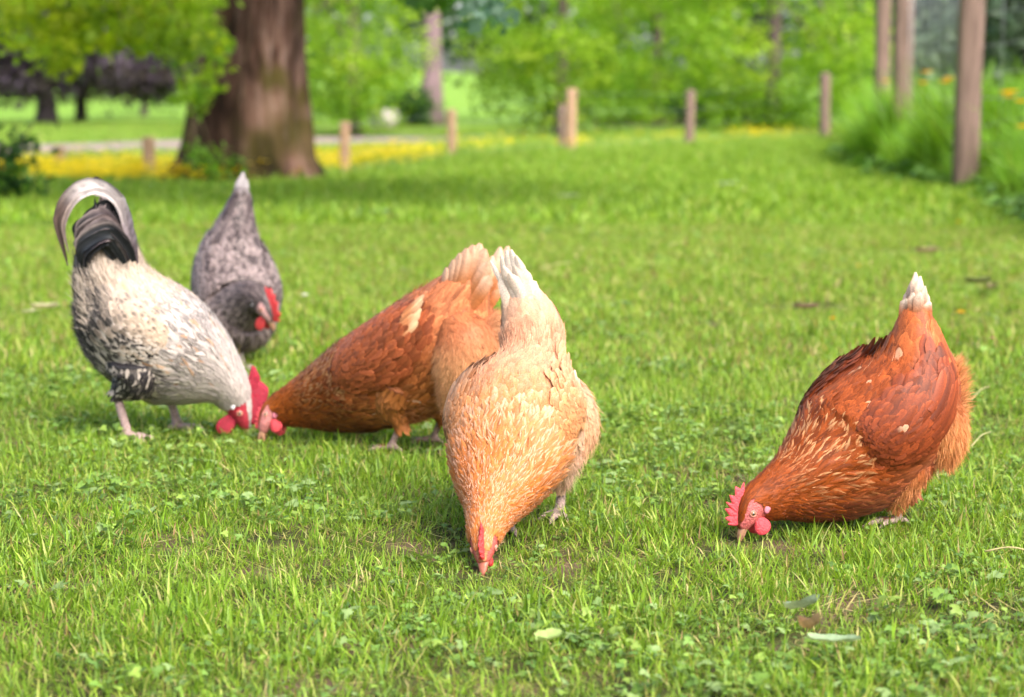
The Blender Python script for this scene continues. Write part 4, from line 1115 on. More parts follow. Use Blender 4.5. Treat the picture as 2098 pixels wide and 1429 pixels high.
make_bird(dict(name='hen', seed=41, cat='hen', group='hens pecking on the lawn',
    label='dark grey barred hen with red comb standing behind the rooster', yaw=298, head_yaw=318,
    stations=[(557, 662, 4.42, .0075, .0085, .0085), (551, 644, 4.42, .016, .016, .016), (538, 622, 4.44, .022, .026, .028),
              (520, 612, 4.47, .034, .036, .044), (504, 622, 4.52, .060, .050, .070), (494, 636, 4.56, .086, .074, .100),
              (484, 590, 4.63, .094, .080, .100), (478, 520, 4.69, .074, .070, .076), (484, 465, 4.72, .048, .046, .046),
              (493, 415, 4.74, .028, .026, .026), (497, 382, 4.745, .014, .014, .014)],
    feet=[(497, 764, 4.52), (470, 752, 4.60)], hips=[(5.6, .04, .04), (5.6, -.04, .04)], hock=.075, thigh=.042,
    leg_col=(.48, .36, .34), L=L_, W=W_, neck_end=4.6, m_end=8.9, face=1.7, face_col=(.55, .30, .28), col=col_grey, wingcol=wing_grey, flightcol=wing_grey,
    wing=dict(i=(4.9, 7.2), v=(.32, .12), hv=.6, th=.011, flights=5, fb=(-.9, 0), fa=.45, fl=.06),
    fluff=[(5.0, 7.6, -2.6, -.5, 3000, .024, .6, (.16, .14, .14))],
    tail=[dict(path=[(484 + dx * .3, 470, 4.72), (492 + dx * .6, 410, 4.735 + dd), (tx, ty, 4.745 + dd * 2)], phi=ph, w=w_, col=tailcol((.09, .075, .08), (.50, .45, .45), .3, .8))
          for dx, tx, ty, dd, ph, w_ in ((-10, 486, 385, .0, 1.1, .012), (-4, 493, 362, .0, 1.5, .013), (2, 499, 353, -.004, 1.6, .013), (7, 506, 368, -.004, 1.8, .012), (10, 510, 395, .0, 2.0, .012))],
    head=dict(comb_i=(0.2, 2.0), comb_h=.029, teeth=5.5, comb_mat='comb', eye_i=1.35, eye_v=.1, wat_i=1.0, wat_v=-1.0, wat=(.019, .012), lobe=True, lobe_mat='earlobe_white', cut=.4)))

# --- rooster
def col_rooster(i, v, s, t, r, q):
    white = c3(.58, .51, .47); cream = c3(.55, .44, .34); blk = c3(.022, .019, .022)
    sv = np.sin(v)
    c = mixc(white, cream, sstep(4.6, 6.0, i) * (1 - sstep(7.6, 8.2, i)))
    c = c * (.82 + .3 * r)[..., None]
    # dark shaft streaks, heaviest where the hackle ends and over the saddle
    st = np.clip((1 - np.abs(t)) * 1.5, 0, 1) * sstep(.2, .6, s) * (q > .22) * np.interp(i, [2.2, 3.2, 4.2, 5.0, 6.0, 6.8, 7.4, 8], [.0, .45, .95, .95, .35, .8, .95, .95]) * np.where((i > 6.3), .45 + .9 * np.clip(-sv, 0, 1) + .3 * (r > .5), 1)
    c = mixc(c, blk, np.clip(st, 0, 1) * .85)
    # breast and thigh: pale feathers with black ends
    br = np.clip((-sv + .05) * 3.0, 0, 1) * sstep(3.9, 4.4, i) * (1 - sstep(7.0, 7.6, i) * .5)
    sp_ = mixc(c3(.62, .53, .46), blk, np.clip((r > .25) * (sstep(.45, .6, s) * (.7 + .4 * (1 - np.abs(t)))) + sstep(5.3, 6.2, i) * (.25 + .6 * (q > .45)), 0, 1))
    c = mixc(c, sp_, br)
    # tail coverts go black with pale lacing
    tl = sstep(7.5, 8.3, i)
    tc = mixc(blk, c3(.42, .32, .30), np.abs(t) * sstep(.3, .9, s) * (r > .3) * .9)
    c = mixc(c, tc, tl)
    c = mixc(c, c3(.60, .30, .12), (q > .93) * (i > 3) * (i < 6.5) * .5 * (sv > -.3))
    return np.clip(c, 0, .9)
def wing_rooster(i, v, s, t, r, q):
    i = np.asarray(i, float); s = np.asarray(s, float); t = np.asarray(t, float); r = np.asarray(r, float); v = np.asarray(v, float)
    c = mixc(c3(.54, .40, .29), c3(.50, .41, .34), i * np.ones_like(s)) * (.75 + .4 * r)[..., None]
    low = sstep(.15, -.5, v) if False else np.clip((-np.sin(v) + .22) * 2.2, 0, 1)
    c = mixc(c, c3(.05, .04, .04), np.clip((1 - np.abs(t)) * 1.3, 0, 1) * sstep(.3, .8, s) * (np.asarray(q) > .5) * .75)
    dk = mixc(c3(.56, .48, .42), c3(.02, .018, .02), sstep(.3, .55, s) * (1 - .2 * np.abs(t)))
    c = mixc(c, dk, low * (.4 + .6 * (r > .3)))
    return np.clip(c, 0, .9)
def flight_rooster(i, v, s, t, r, q):
    return mixc(c3(.03, .028, .03), c3(.45, .38, .33), (np.abs(np.asarray(t)) * .8 * sstep(.2, .8, np.asarray(s))))
def sick(base, mid, tip, edge=None):
    def f(s, t):
        c = mixc(np.array(base), np.array(mid), sstep(.05, .35, s) + 0 * t); c = mixc(c, np.array(tip), sstep(.45, .75, s) + 0 * t)
        c = c * (1 - .35 * (np.abs(t) < .2) + .12 * np.sin(s * 60 + 9 * np.abs(t)))[..., None]
        if edge is not None: c = mixc(c, np.array(edge), sstep(.3, 1, t * 1.0) * .8 * np.ones_like(s))
        return c
    return f
SICK = ([0, .15, .5, .8, 1], [.6, 1, 1, .8, .1])
BLK = (.018, .02, .022); GRN = (.015, .035, .036)
def rooster_tail():
    rng = np.random.default_rng(555)
    T = []
    def add(w, phi, path, colf): T.append(dict(name='sickle_feather', mat='gloss_feather', prof=SICK, w=w, phi=phi, path=path, col=colf))
    # the two great pale sickles
    add(.0125, .25, [(266, 505, 3.575), (252, 425, 3.57), (205, 380, 3.565), (152, 392, 3.56), (120, 450, 3.56), (139, 545, 3.565)], sick((.40, .33, .31), (.74, .66, .63), (.11, .07, .055), (.06, .045, .035)))
    add(.006, .1, [(262, 500, 3.567), (246, 424, 3.562), (204, 392, 3.557), (158, 408, 3.552), (131, 460, 3.552), (141, 520, 3.557)], sick((.5, .42, .40), (.70, .62, .60), (.30, .22, .19)))
    add(.0155, .35, [(270, 512, 3.60), (252, 428, 3.59), (216, 388, 3.585), (172, 386, 3.58), (146, 402, 3.58)], sick((.34, .30, .31), (.68, .60, .60), (.62, .56, .54), (.36, .31, .31)))
    add(.012, .5, [(262, 500, 3.60), (240, 425, 3.60), (208, 378, 3.60), (176, 372, 3.60)], sick((.3, .26, .26), (.40, .33, .32), (.16, .12, .12), (.06, .05, .05)))
    add(.012, .3, [(278, 540, 3.56), (268, 480, 3.562), (252, 420, 3.565), (232, 385, 3.57)], sick((.14, .11, .13), (.34, .28, .29), (.66, .58, .55)))
    # lesser sickles, dark with pale lacing, in rows from the top down
    kinds = [sick(BLK, BLK, BLK), sick(GRN, BLK, BLK), sick(BLK, BLK, (.03, .03, .03), (.42, .34, .31)), sick((.22, .16, .16), (.36, .27, .25), (.07, .055, .055), (.04, .03, .03)), sick((.10, .075, .08), (.16, .12, .125), BLK, (.34, .27, .25))]
    for row in range(7):
        for k in range(6):
            f = row / 6.0; e = k / 5.0
            bx = 258 + 16 * f - 30 * e + rng.normal(0, 3); by = 492 + 42 * f + rng.normal(0, 4)
            tx = 158 + 4 * f + 14 * e + rng.normal(0, 6); top = 425 + 62 * f + 10 * e + rng.normal(0, 5); ty = 478 + 68 * f + rng.normal(0, 10)
            if row == 0: ty -= 45 - 20 * e; tx += 18; ty = max(ty, top + 42)
            d0 = 3.585 - .065 * f + .012 * e
            kk = [0, 3, 2, 4, 0, 2, 3, 1, 4, 2][(row * 3 + k * 7) % 10] if row < 5 else [0, 4, 0, 2, 1, 0][k]
            add(.0065 + .003 * rng.random(), .25 + .2 * rng.normal(), [(bx, by, d0), (bx - 16, (by + top) / 2 - 4, d0 - .006), ((bx + tx) / 2 + 4, top, d0 - .01), (tx + 6, top + 22 + 8 * f, d0 - .008), (tx, ty, d0)], kinds[kk])
    return T
L_ = [(0, .008), (1, .010), (2, .016), (3, .032), (4, .040), (5, .028), (6, .028), (7, .040), (8, .055), (9, .05), (10, .05)]
W_ = [(0, .002), (1, .002), (2, .0028), (3, .0032), (4, .0040), (5, .0056), (6, .0058), (7, .0048), (8, .0070), (9, .009), (10, .009)]
make_bird(dict(name='rooster', seed=53, cat='rooster', label='pale speckled rooster with curved sickle tail pecking at the left', yaw=-4,
    stations=[(506, 880, 3.62, .008, .009, .009), (499, 856, 3.62, .0175, .017, .018), (487, 825, 3.62, .025, .028, .030),
              (464, 786, 3.615, .040, .041, .050), (414, 744, 3.61, .068, .070, .092), (345, 700, 3.60, .092, .094, .118),
              (272, 642, 3.595, .094, .088, .112), (230, 575, 3.59, .074, .066, .072), (217, 515, 3.59, .052, .056, .052),
              (214, 465, 3.59, .034, .036, .032), (214, 432, 3.59, .018, .018, .016)],
    feet=[(264, 906, 3.555), (366, 892, 3.66)], hips=[(5.75, -.045, .07), (5.4, .045, .06)], hock=.082, thigh=.052, shank=.0085,
    leg_col=(.42, .29, .27), L=L_, W=W_, neck_end=4.15, m_end=8.9, face=1.9, face_col=(.45, .03, .05), col=col_rooster, wingcol=wing_rooster, flightcol=flight_rooster,
    wing=dict(i=(5.0, 6.7), v=(.10, -.10), hv=.55, th=.011, flights=0, k=.8),
    fluff=[(5.6, 6.8, -2.3, -.8, 1200, .014, .3, (.10, .09, .095)), (6.2, 7.3, 2.9, 3.9, 350, .04, .12, (.66, .55, .45))],
    thigh_f=(.015, .0032),
    tail=rooster_tail(),
    head=dict(comb_i=(0.3, 2.7), comb_h=.042, teeth=2.6, comb_mat='comb_dark', eye_i=1.42, eye_v=.05, eye_r=.005, wat_i=1.25, wat_v=-1.0, wat=(.022, .015), wat_dir=(-.35, 0, 0), lobe_i=2.1, lobe_v=-.15, lobe_mat='earlobe_white', cut=.30, comb_t=.0042, comb_env=([0, .15, .5, .8, 1], [.2, .6, 1, 1, .75]), comb_splay=(-.3, .9), wob=.002)))

PECK = [tuple(px(p_, q_, d_)[:2]) for p_, q_, d_ in ((1525, 1110, 2.69), (1560, 1090, 2.70), (992, 1180, 2.50), (540, 895, 3.48), (490, 890, 3.54))]

# ------------------------------------------------------------------ grass, weeds and flowers
PROTO = bpy.data.collections.new('plant_kinds')

def blades(n, rng, r, Lr, W, lean, cols, probs, K=5, curl=.5):
    ang = rng.uniform(0, 2 * pi, n); rad = r * np.sqrt(rng.random(n))
    b = np.stack([rad * np.cos(ang), rad * np.sin(ang), np.zeros(n)], -1)
    L = rng.uniform(Lr[0], Lr[1], n) * rng.choice([.7, 1, 1, 1.25], n)
    az = rng.uniform(0, 2 * pi, n); ln = np.abs(rng.normal(0, lean, n)) + .05 if lean < 1 else rng.normal(1.38, .12, n)
    h = np.stack([np.cos(az), np.sin(az), np.zeros(n)], -1)
    s = np.linspace(0, 1, K)[None, :, None]
    tilt = ln[:, None, None] + curl * rng.uniform(0, 1.6, n)[:, None, None] * s          # angle from vertical along the blade
    step = (h[:, None] * np.sin(tilt) + np.array([0, 0, 1.]) * np.cos(tilt)) * (L[:, None, None] / (K - 1))
    c = b[:, None] + np.concatenate([np.zeros((n, 1, 3)), np.cumsum(step[:, :-1], 1)], 1)
    c[..., 2] = np.maximum(c[..., 2], .001)
    side = np.cross(h, [0, 0, 1.])[:, None]; tw = rng.normal(0, .5, n)[:, None, None]
    side = nrm(side * np.cos(tw) + h[:, None] * np.sin(tw))
    w = (W * rng.uniform(.6, 1.3, n))[:, None, None] * np.interp(s, [0, .25, .6, 1], [.7, 1, .8, .06])
    V = np.stack([c - side * w, c + side * w], 2)
    idx = np.arange(n * K * 2).reshape(n, K, 2)
    F = np.stack([idx[:, :-1, 0], idx[:, :-1, 1], idx[:, 1:, 1], idx[:, 1:, 0]], -1).reshape(-1, 4)
    base = np.array(cols)[rng.choice(len(cols), n, p=probs)] * rng.uniform(.8, 1.2, (n, 1))
    tip = base * np.array([1.12, 1.05, .9])
    C = base[:, None, None, :] * (1 - s[..., None]) * 1.0 + tip[:, None, None, :] * s[..., None]
    return V.reshape(-1, 3), F, np.broadcast_to(C, V.shape).reshape(-1, 3)

def proto(name, V, F, C, mat):
    me = mesh_from(name, V, F, C); me.materials.append(mat)
    o = bpy.data.objects.new(name, me)
    return o

def scatter(name, pts, rot, scl, idx, protos, label, cat):
    c = bpy.data.collections.new(name + '_kinds')
    for k, p in enumerate(protos):
        p.name = '%s_kind_%02d' % (name, k); c.objects.link(p)
    me = bpy.data.meshes.new(name); n = len(pts)
    me.vertices.add(n); me.vertices.foreach_set('co', np.asarray(pts, np.float32).ravel())
    for an, ty, dat in (('rot', 'FLOAT_VECTOR', rot), ('scl', 'FLOAT_VECTOR', scl)):
        a = me.attributes.new(an, ty, 'POINT'); a.data.foreach_set('vector', np.asarray(dat, np.float32).ravel())
    a = me.attributes.new('idx', 'INT', 'POINT'); a.data.foreach_set('value', np.asarray(idx, np.int32))
    o = bpy.data.objects.new(name, me); col.objects.link(o)
    ng = bpy.data.node_groups.new(name, 'GeometryNodeTree')
    ng.interface.new_socket('Geometry', in_out='INPUT', socket_type='NodeSocketGeometry')
    ng.interface.new_socket('Geometry', in_out='OUTPUT', socket_type='NodeSocketGeometry')
    gi = ng.nodes.new('NodeGroupInput'); go = ng.nodes.new('NodeGroupOutput')
    ip = ng.nodes.new('GeometryNodeInstanceOnPoints'); ci = ng.nodes.new('GeometryNodeCollectionInfo')
    ci.inputs['Collection'].default_value = c; ci.inputs['Separate Children'].default_value = True; ci.inputs['Reset Children'].default_value = True
    def na(nm, ty):
        q = ng.nodes.new('GeometryNodeInputNamedAttribute'); q.data_type = ty; q.inputs['Name'].default_value = nm
        return [s for s in q.outputs if s.enabled and s.name == 'Attribute'][0]
    ng.links.new(gi.outputs[0], ip.inputs['Points']); ng.links.new(ci.outputs[0], ip.inputs['Instance'])
    ip.inputs['Pick Instance'].default_value = True
    ng.links.new(na('idx', 'INT'), ip.inputs['Instance Index'])
    ng.links.new(na('rot', 'FLOAT_VECTOR'), ip.inputs['Rotation']); ng.links.new(na('scl', 'FLOAT_VECTOR'), ip.inputs['Scale'])
    ng.links.new(ip.outputs[0], go.inputs[0])
    md = o.modifiers.new('scatter', 'NODES'); md.node_group = ng
    tag(o, label, cat, kind='stuff')
    return o

def wedge(y0, y1, dens, rng, margin=.28):
    """points over the ground in view between two distances"""
    hw = lambda y: .265 * y + margin
    n = int(dens * (y1 - y0) * (hw(y0) + hw(y1)))
    y = y0 + (y1 - y0) * rng.random(n * 2); keep = rng.random(n * 2) < hw(y) / hw(y1); y = y[keep]
    n_t = min(len(y), n); y = y[:n_t]
    x = rng.uniform(-1, 1, n_t) * hw(y)
    return x, y

GC = [(.15, .285, .021), (.215, .38, .029), (.30, .45, .048), (.075, .165, .017), (.39, .45, .10), (.54, .46, .22), (.32, .20, .10)]
GPn = [.22, .28, .20, .10, .09, .08, .03]
rng = np.random.default_rng(501)
def ground_scatter(name, bands, label, cat, meadow=False):
    pass

def gpt(p, q, z=0.0):
    d = 2.0
    for _ in range(40):
        w = px(p, q, d); d = d * (CAMZ - z) / max(1e-6, (CAMZ - w[2]))
    return px(p, q, d)
BARE = [(*gpt(1640, 632)[:2], .10), (*gpt(1895, 518)[:2], .16), (*gpt(1980, 582)[:2], .10), (*gpt(1660, 1320)[:2], .03)]
# mown lawn, in three bands of tuft size
PT, RT, SC, IX, PR = [], [], [], [], []
def band(x, y, protos, rng, smin, smax, clump_sc, tilt=.12):
    k0 = len(PR); PR.extend(protos)
    n = len(x)
    nz = smooth_noise(x * clump_sc + 50, y * clump_sc + 70, 9, 3)
    s = np.interp(nz, [.25, .75], [smin, smax]) * rng.uniform(.8, 1.2, n)
    for bp, bq, br_ in BARE:
        s = s * (1 - .8 * np.exp(-(((x - bp) / 1.8) ** 2 + (y - bq) ** 2) / br_ ** 2))
    for hx_, hy_ in PECK:
        s = s * (1 - .30 * np.exp(-((x - hx_) ** 2 + (y - hy_) ** 2) / .075 ** 2))
    PT.append(np.stack([x, y, terr(x, y) - .002], -1)); RT.append(np.stack([rng.normal(0, tilt, n), rng.normal(0, tilt, n), rng.uniform(0, 2 * pi, n)], -1))
    SC.append(np.stack([s, s, s * rng.uniform(.8, 1.15, n)], -1)); IX.append(k0 + rng.integers(0, len(protos), n))

x, y = wedge(1.65, 4.4, 2900, rng)
band(x, y, [proto('t', *blades(17, rng, .022, (.011, .029), .00095, .85, GC, GPn, curl=.8), M['grass']) for _ in range(14)], rng, .75, 1.3, 3.0)
x, y = wedge(1.65, 4.4, 70, rng)      # longer, paler tufts that the mower missed
band(x, y, [proto('t', *blades(6, rng, .012, (.026, .045), .0013, .6, [(.30, .46, .06), (.22, .40, .04), (.46, .46, .2)], [.5, .35, .15]), M['grass']) for _ in range(8)], rng, .6, 1.15, 2.2)
x, y = wedge(1.65, 4.6, 330, rng)      # dead thatch lying flat between the tufts
band(x, y, [proto('t', *blades(7, rng, .03, (.02, .05), .0009, 1.25, [(.48, .42, .18), (.36, .28, .12), (.56, .52, .26)], [.5, .3, .2], curl=.2), M['grass']) for _ in range(8)], rng, .8, 1.2, 2.5)
x, y = wedge(4.4, 9.5, 950, rng)
band(x, y, [proto('t', *blades(20, rng, .04, (.016, .036), .0016, .7, GC, GPn, K=4), M['grass']) for _ in range(12)], rng, .8, 1.3, 2.0)
x, y = wedge(9.5, 34, 95, rng, .6)
ok = (y < edge_y(x, y) + 1.2) & (x < bank_x(y) + .6)
x, y = x[ok], y[ok]
band(x, y, [proto('t', *blades(26, rng, .12, (.028, .06), .0055, .6, GC[:5] + [(.40, .40, .14)], [.26, .30, .20, .10, .10, .04], K=3), M['grass']) for _ in range(10)], rng, .8, 1.3, .7)
scatter('lawn_grass', np.concatenate(PT), np.concatenate(RT), np.concatenate(SC), np.concatenate(IX), PR, 'short bright green grass of the lawn', 'grass')

# broad-leaved weeds in the turf
def lobed_leaf(rng, size, lobes=3, teeth=.25):
    """jagged palmate leaf as a fan, lying near flat; returns verts, faces"""
    n = 22; a = np.linspace(-2.3, 2.3, n)
    r = size * (.45 + .55 * np.abs(np.cos(a * lobes / 2 * .92)) ** .8) * (1 - teeth * (np.arange(n) % 2)) * (1 - .18 * np.abs(a) / 2.3)
    V = np.stack([r * np.cos(a) + size * .2, r * np.sin(a), np.abs(np.sin(a * 1.5)) * size * .12 - .15 * r**2 / size], -1)
    V = np.vstack([[0, 0, 0], V]); F = np.stack([np.zeros(n - 1, int), np.arange(1, n), np.arange(2, n + 1)], -1)
    return V, F
def weed(rng, k, size, cols, lobes=3, teeth=.25):
    mb = MB()
    for j in range(k):
        V, F = lobed_leaf(rng, size * rng.uniform(.6, 1.15), lobes, teeth)
        a = rng.uniform(0, 2 * pi); t = rng.uniform(-.5, .25); ro = rng.normal(0, .25)
        Ry = np.array([[cos(t), 0, sin(t)], [0, 1, 0], [-sin(t), 0, cos(t)]]); Rx = np.array([[1, 0, 0], [0, cos(ro), -sin(ro)], [0, sin(ro), cos(ro)]]); Rz = np.array([[cos(a), -sin(a), 0], [sin(a), cos(a), 0], [0, 0, 1]])
        h = rng.uniform(.006, .03); d = rng.uniform(.008, .032)
        o = np.array([cos(a) * d, sin(a) * d, h])
        cc = np.array(cols[rng.integers(len(cols))]) * rng.uniform(.8, 1.2)
        mb.add(V @ (Rz @ Ry @ Rx).T + o, F, cc)
        st, sf = tube(np.array([[0, 0, 0], o * [.5, .5, .8], o]), .0006, 3); mb.add(st, sf, cc * .9)
    return np.concatenate(mb.v), mb.f, np.concatenate(mb.c)
WC = [(.15, .27, .045), (.19, .33, .05), (.11, .21, .04), (.25, .37, .06), (.25, .36, .12)]
PT, RT, SC, IX, PR = [], [], [], [], []
def weeds_at(y0, y1, dens, protos, thr, sc_noise, s0, s1):
    x, y = wedge(y0, y1, dens, rng)
    nz = smooth_noise(x * sc_noise + 13, y * sc_noise + 29, 31, 3)
    keep = nz + rng.normal(0, .06, len(x)) > thr
    band(x[keep], y[keep], protos, rng, s0, s1, 4.0, .2)
wp = [proto('t', *weed(rng, 6, .013, WC, 3, .28), M['weed']) for _ in range(6)] + [proto('t', *weed(rng, 8, .008, WC[:4], 2.2, .05), M['weed']) for _ in range(4)] + [proto('t', *weed(rng, 5, .017, WC, 4.0, .3), M['weed']) for _ in range(3)]
weeds_at(1.7, 4.6, 950, wp, .45, 2.9, .38, .82)
weeds_at(4.6, 10, 130, wp[:6], .52, 1.4, 1.0, 1.7) if False else None
scatter('turf_weeds', np.concatenate(PT), np.concatenate(RT), np.concatenate(SC), np.concatenate(IX), PR, 'lobed buttercup and clover leaves growing in the turf', 'weeds')
wp2 = [proto('t', *weed(rng, 6, .016, WC, 3, .28), M['weed']) for _ in range(6)]
PT, RT, SC, IX, PR = [], [], [], [], []
weeds_at(4.6, 12, 70, wp2, .56, 1.2, .6, 1.1)
scatter('lawn_weeds', np.concatenate(PT), np.concatenate(RT), np.concatenate(SC), np.concatenate(IX), PR, 'patches of broad-leaved weeds further back on the lawn', 'weeds')

# meadow beyond the fence
PT, RT, SC, IX, PR = [], [], [], [], []
x, y = wedge(14, 60, 16, rng, 1.5)
ok = y > edge_y(x, y) + .8
x, y = x[ok], y[ok]
on_track = np.zeros(len(x), bool)
for q in tc: on_track |= (np.hypot(x - q[0], y - q[1]) < 2.8)
x, y = x[~on_track], y[~on_track]
band(x, y, [proto('t', *blades(30, rng, .22, (.05, .12), .009, .4, [(.16, .32, .04), (.24, .40, .06), (.34, .44, .09), (.44, .42, .16)], [.3, .35, .25, .1], K=3), M['grass']) for _ in range(8)], rng, .7, 1.2, .4)
scatter('meadow_grass', np.concatenate(PT), np.concatenate(RT), np.concatenate(SC), np.concatenate(IX), PR, 'longer pale grass of the meadow beyond the fence', 'grass')
def cup(rng, r, colr, k=5):
    mb = MB()
    for j in range(k):
        a = j / k * 2 * pi; d = np.array([cos(a), sin(a), .35]); b = np.array([-sin(a), cos(a), 0])
        mb.add(np.array([[0, 0, 0], d * r * .6 + b * r * .45, d * r * 1.05, d * r * .6 - b * r * .45]), np.array([[0, 1, 2, 3]]), np.array(colr) * rng.uniform(.85, 1.1))
    return mb
def flower_patch(rng, n, R, zr, r):
    mb = MB()
    for j in range(n):
        f = cup(rng, r * rng.uniform(.7, 1.2), (.92, .72, .02)); a = rng.uniform(0, 2 * pi); q = R * math.sqrt(rng.random())
        mb.add(np.concatenate(f.v) + [q * cos(a), q * sin(a), rng.uniform(*zr)], f.f, np.concatenate(f.c))
    return np.concatenate(mb.v), mb.f, np.concatenate(mb.c)
PT, RT, SC, IX, PR = [], [], [], [], []
x, y = wedge(15, 34, 40, rng, 1.5)
p_ = 1049 + FPX * x / y
dn = np.interp(p_, [0, 420, 600, 760, 1000, 1500, 1760], [1, 1, .45, .2, .06, .035, .03]) * np.where(y > edge_y(x, y) + np.interp(p_, [0, 600, 900], [.6, .6, 1.2]), 1, 0) * np.interp(y - edge_y(x, y), [0, 4, 9, 12], [1, 1, .3, .0]) * np.where((p_ < 640) & (y > 24.5), 0, 1)
nz = smooth_noise(x * .5 + 3, y * .35 + 8, 61, 3)
ok = (rng.random(len(x)) < dn * np.interp(nz, [.35, .6], [.35, 1.2]))
x, y = x[ok], y[ok]
on_track = np.zeros(len(x), bool)
for q in tc: on_track |= (np.hypot(x - q[0], y - q[1]) < 2.8)
x, y = x[~on_track], y[~on_track]
band(x, y, [proto('t', *flower_patch(rng, 22, .2, (.08, .16), .02), M['petal']) for _ in range(6)], rng, .8, 1.3, .5)
scatter('meadow_buttercups', np.concatenate(PT), np.concatenate(RT), np.concatenate(SC), np.concatenate(IX), PR, 'yellow buttercups covering the meadow beyond the fence', 'flowers')

# tall rough grass on the bank under the wire mesh
PT, RT, SC, IX, PR = [], [], [], [], []
n = 16000
y = 8.5 + 22 * rng.random(n) ** 1.2; x = bank_x(y) + np.where(rng.random(n) < .55, np.abs(rng.normal(0, .35, n)), rng.uniform(0, 2.6, n)) + rng.normal(0, .05, n)
tall = np.clip((x - bank_x(y) + .12 + .5 * (smooth_noise(x * 1.5 + 3, y * 1.1 + 7, 92, 2) - .5)) / .3, .15, 1)
k0 = 0
pr = [proto('t', *blades(16, rng, .06, (.22, .66), .0100, .28, [(.15, .36, .02), (.22, .46, .03), (.09, .22, .015), (.36, .50, .10)], [.35, .35, .2, .1], K=6, curl=.6), M['grass']) for _ in range(10)]
PR.extend(pr)
s = tall * rng.uniform(.45, 1.1, n) * np.where(y < 12.5, .75, 1) * np.interp(smooth_noise(x * 2.6 + 5, y * 1.3 + 9, 91, 2), [.3, .7], [.55, 1.25])
PT.append(np.stack([x, y, terr(x, y) - .01], -1)); RT.append(np.stack([rng.normal(0, .1, n), rng.normal(0, .1, n), rng.uniform(0, 2 * pi, n)], -1)); SC.append(np.stack([s, s, s], -1)); IX.append(rng.integers(0, 10, n))
scatter('bank_grass', np.concatenate(PT), np.concatenate(RT), np.concatenate(SC), np.concatenate(IX), PR, 'tall rough green grass on the bank under the wire mesh', 'grass')

PT, RT, SC, IX, PR = [], [], [], [], []
yd = 9.5 + 13 * rng.random(420); xd = bank_x(yd) + rng.normal(.02, .16, 420)
xd = np.where(np.hypot(xd - tps[0][0], yd - tps[0][1] + .5) < .6, xd + .5, xd)
band(xd, yd, [proto('t', *weed(rng, 9, .055, [(.12, .27, .03), (.16, .33, .04), (.08, .19, .025), (.20, .36, .07)], 1.6, .04), M['weed']) for _ in range(6)], rng, .45, .9, 1.0, .3)
PT[0][:, 2] += rng.uniform(.0, .10, 420)
scatter('bank_weeds', np.concatenate(PT), np.concatenate(RT), np.concatenate(SC), np.concatenate(IX), PR, 'broad weed leaves along the foot of the grass bank', 'weeds')

# single buttercups on the bank
rng = np.random.default_rng(611)
BC = [(1900, 150, 12.6, 'orange-yellow buttercup left of the right post, highest one'), (1893, 172, 13.3, 'faint buttercup low beside the highest one'), (1937, 170, 12.8, 'buttercup touching the left side of the right post, lower'), (1945, 163, 13.0, 'buttercup touching the left side of the right post, upper'),
      (2062, 192, 12.2, 'buttercup in the right cluster, leftmost'), (2075, 190, 12.0, 'buttercup in the right cluster, middle'), (2092, 210, 11.8, 'buttercup at the right edge of the photo'), (2068, 200, 12.4, 'buttercup in the right cluster, lowest'), (2096, 262, 11.6, 'low buttercup at the right edge of the photo'), (1815, 168, 17.0, 'tiny buttercup beside the corner post')]
for k, (p, q, y, lb) in enumerate(BC):
    c = px(p, q, y); gz = float(terr(c[0], y))
    r = empty('buttercup', (c[0], y, gz)); tag(r, lb, 'flower', 'buttercups on the bank')
    f = cup(rng, .046, (.88, .44, .012)); obj('petal', np.concatenate(f.v) + c, f.f, M['petal'], r, np.concatenate(f.c))
    V, F = tube(catmull([[c[0] + .02, y, gz], [c[0] + .012, y, (gz + c[2]) / 2], c], 8), .002, 5); obj('stem', V, F, M['weed'], r, np.tile([.12, .26, .03], (len(V), 1)))

# dandelions and daisies on the lawn
def flower_head(c, r, k, colr, rng, layers=3):
    mb = MB()
    for L in range(layers):
        for j in range(k):
            a = (j + .5 * L) / k * 2 * pi + rng.uniform(-.08, .08); up = .15 + .4 * L
            d = nrm(np.array([cos(a), sin(a), up])); b = np.array([-sin(a), cos(a), 0]); rr = r * (1 - .25 * L)
            mb.add(c + np.array([[0, 0, 0], d * rr * .7 + b * rr * .13, d * rr, d * rr * .7 - b * rr * .13]), np.array([[0, 1, 2, 3]]), np.array(colr) * rng.uniform(.85, 1.1))
    return mb
FL = [(1968, 652, .017, (.80, .50, .015), 'dandelion', 'yellow dandelion above the tail of the chestnut hen, to its right'), (1705, 665, .011, (.80, .50, .015), 'dandelion', 'small yellow flower left of the chestnut hen tail'), (1758, 553, .011, (.80, .50, .015), 'dandelion', 'small yellow flower on the open lawn above the chestnut hen'),
      (1963, 462, .016, (.80, .45, .015), 'dandelion', 'yellow flower on the lawn below the right fence post'), (625, 616, .014, (.82, .80, .78), 'daisy', 'single white daisy right of the grey hen head'), (2033, 706, .009, (.55, .25, .22), 'clover_flower', 'small pinkish clover head near the right edge')]
for p, q, r_, cc, nm, lb in FL:
    g0 = gpt(p, q, .03); gz = float(terr(g0[0], g0[1]))
    r = empty(nm, (g0[0], g0[1], gz)); tag(r, lb, 'flower', 'single flowers on the lawn')
    f = flower_head(np.array([g0[0], g0[1], gz + .045]), r_, 16, cc, rng); obj('petal', np.concatenate(f.v), f.f, M['petal'], r, np.concatenate(f.c))
    V, F = tube(np.array([[g0[0], g0[1], gz], [g0[0] + .002, g0[1], gz + .02], [g0[0], g0[1], gz + .045]]), .0013, 5); obj('stem', V, F, M['weed'], r, np.tile([.14, .26, .04], (len(V), 1)))

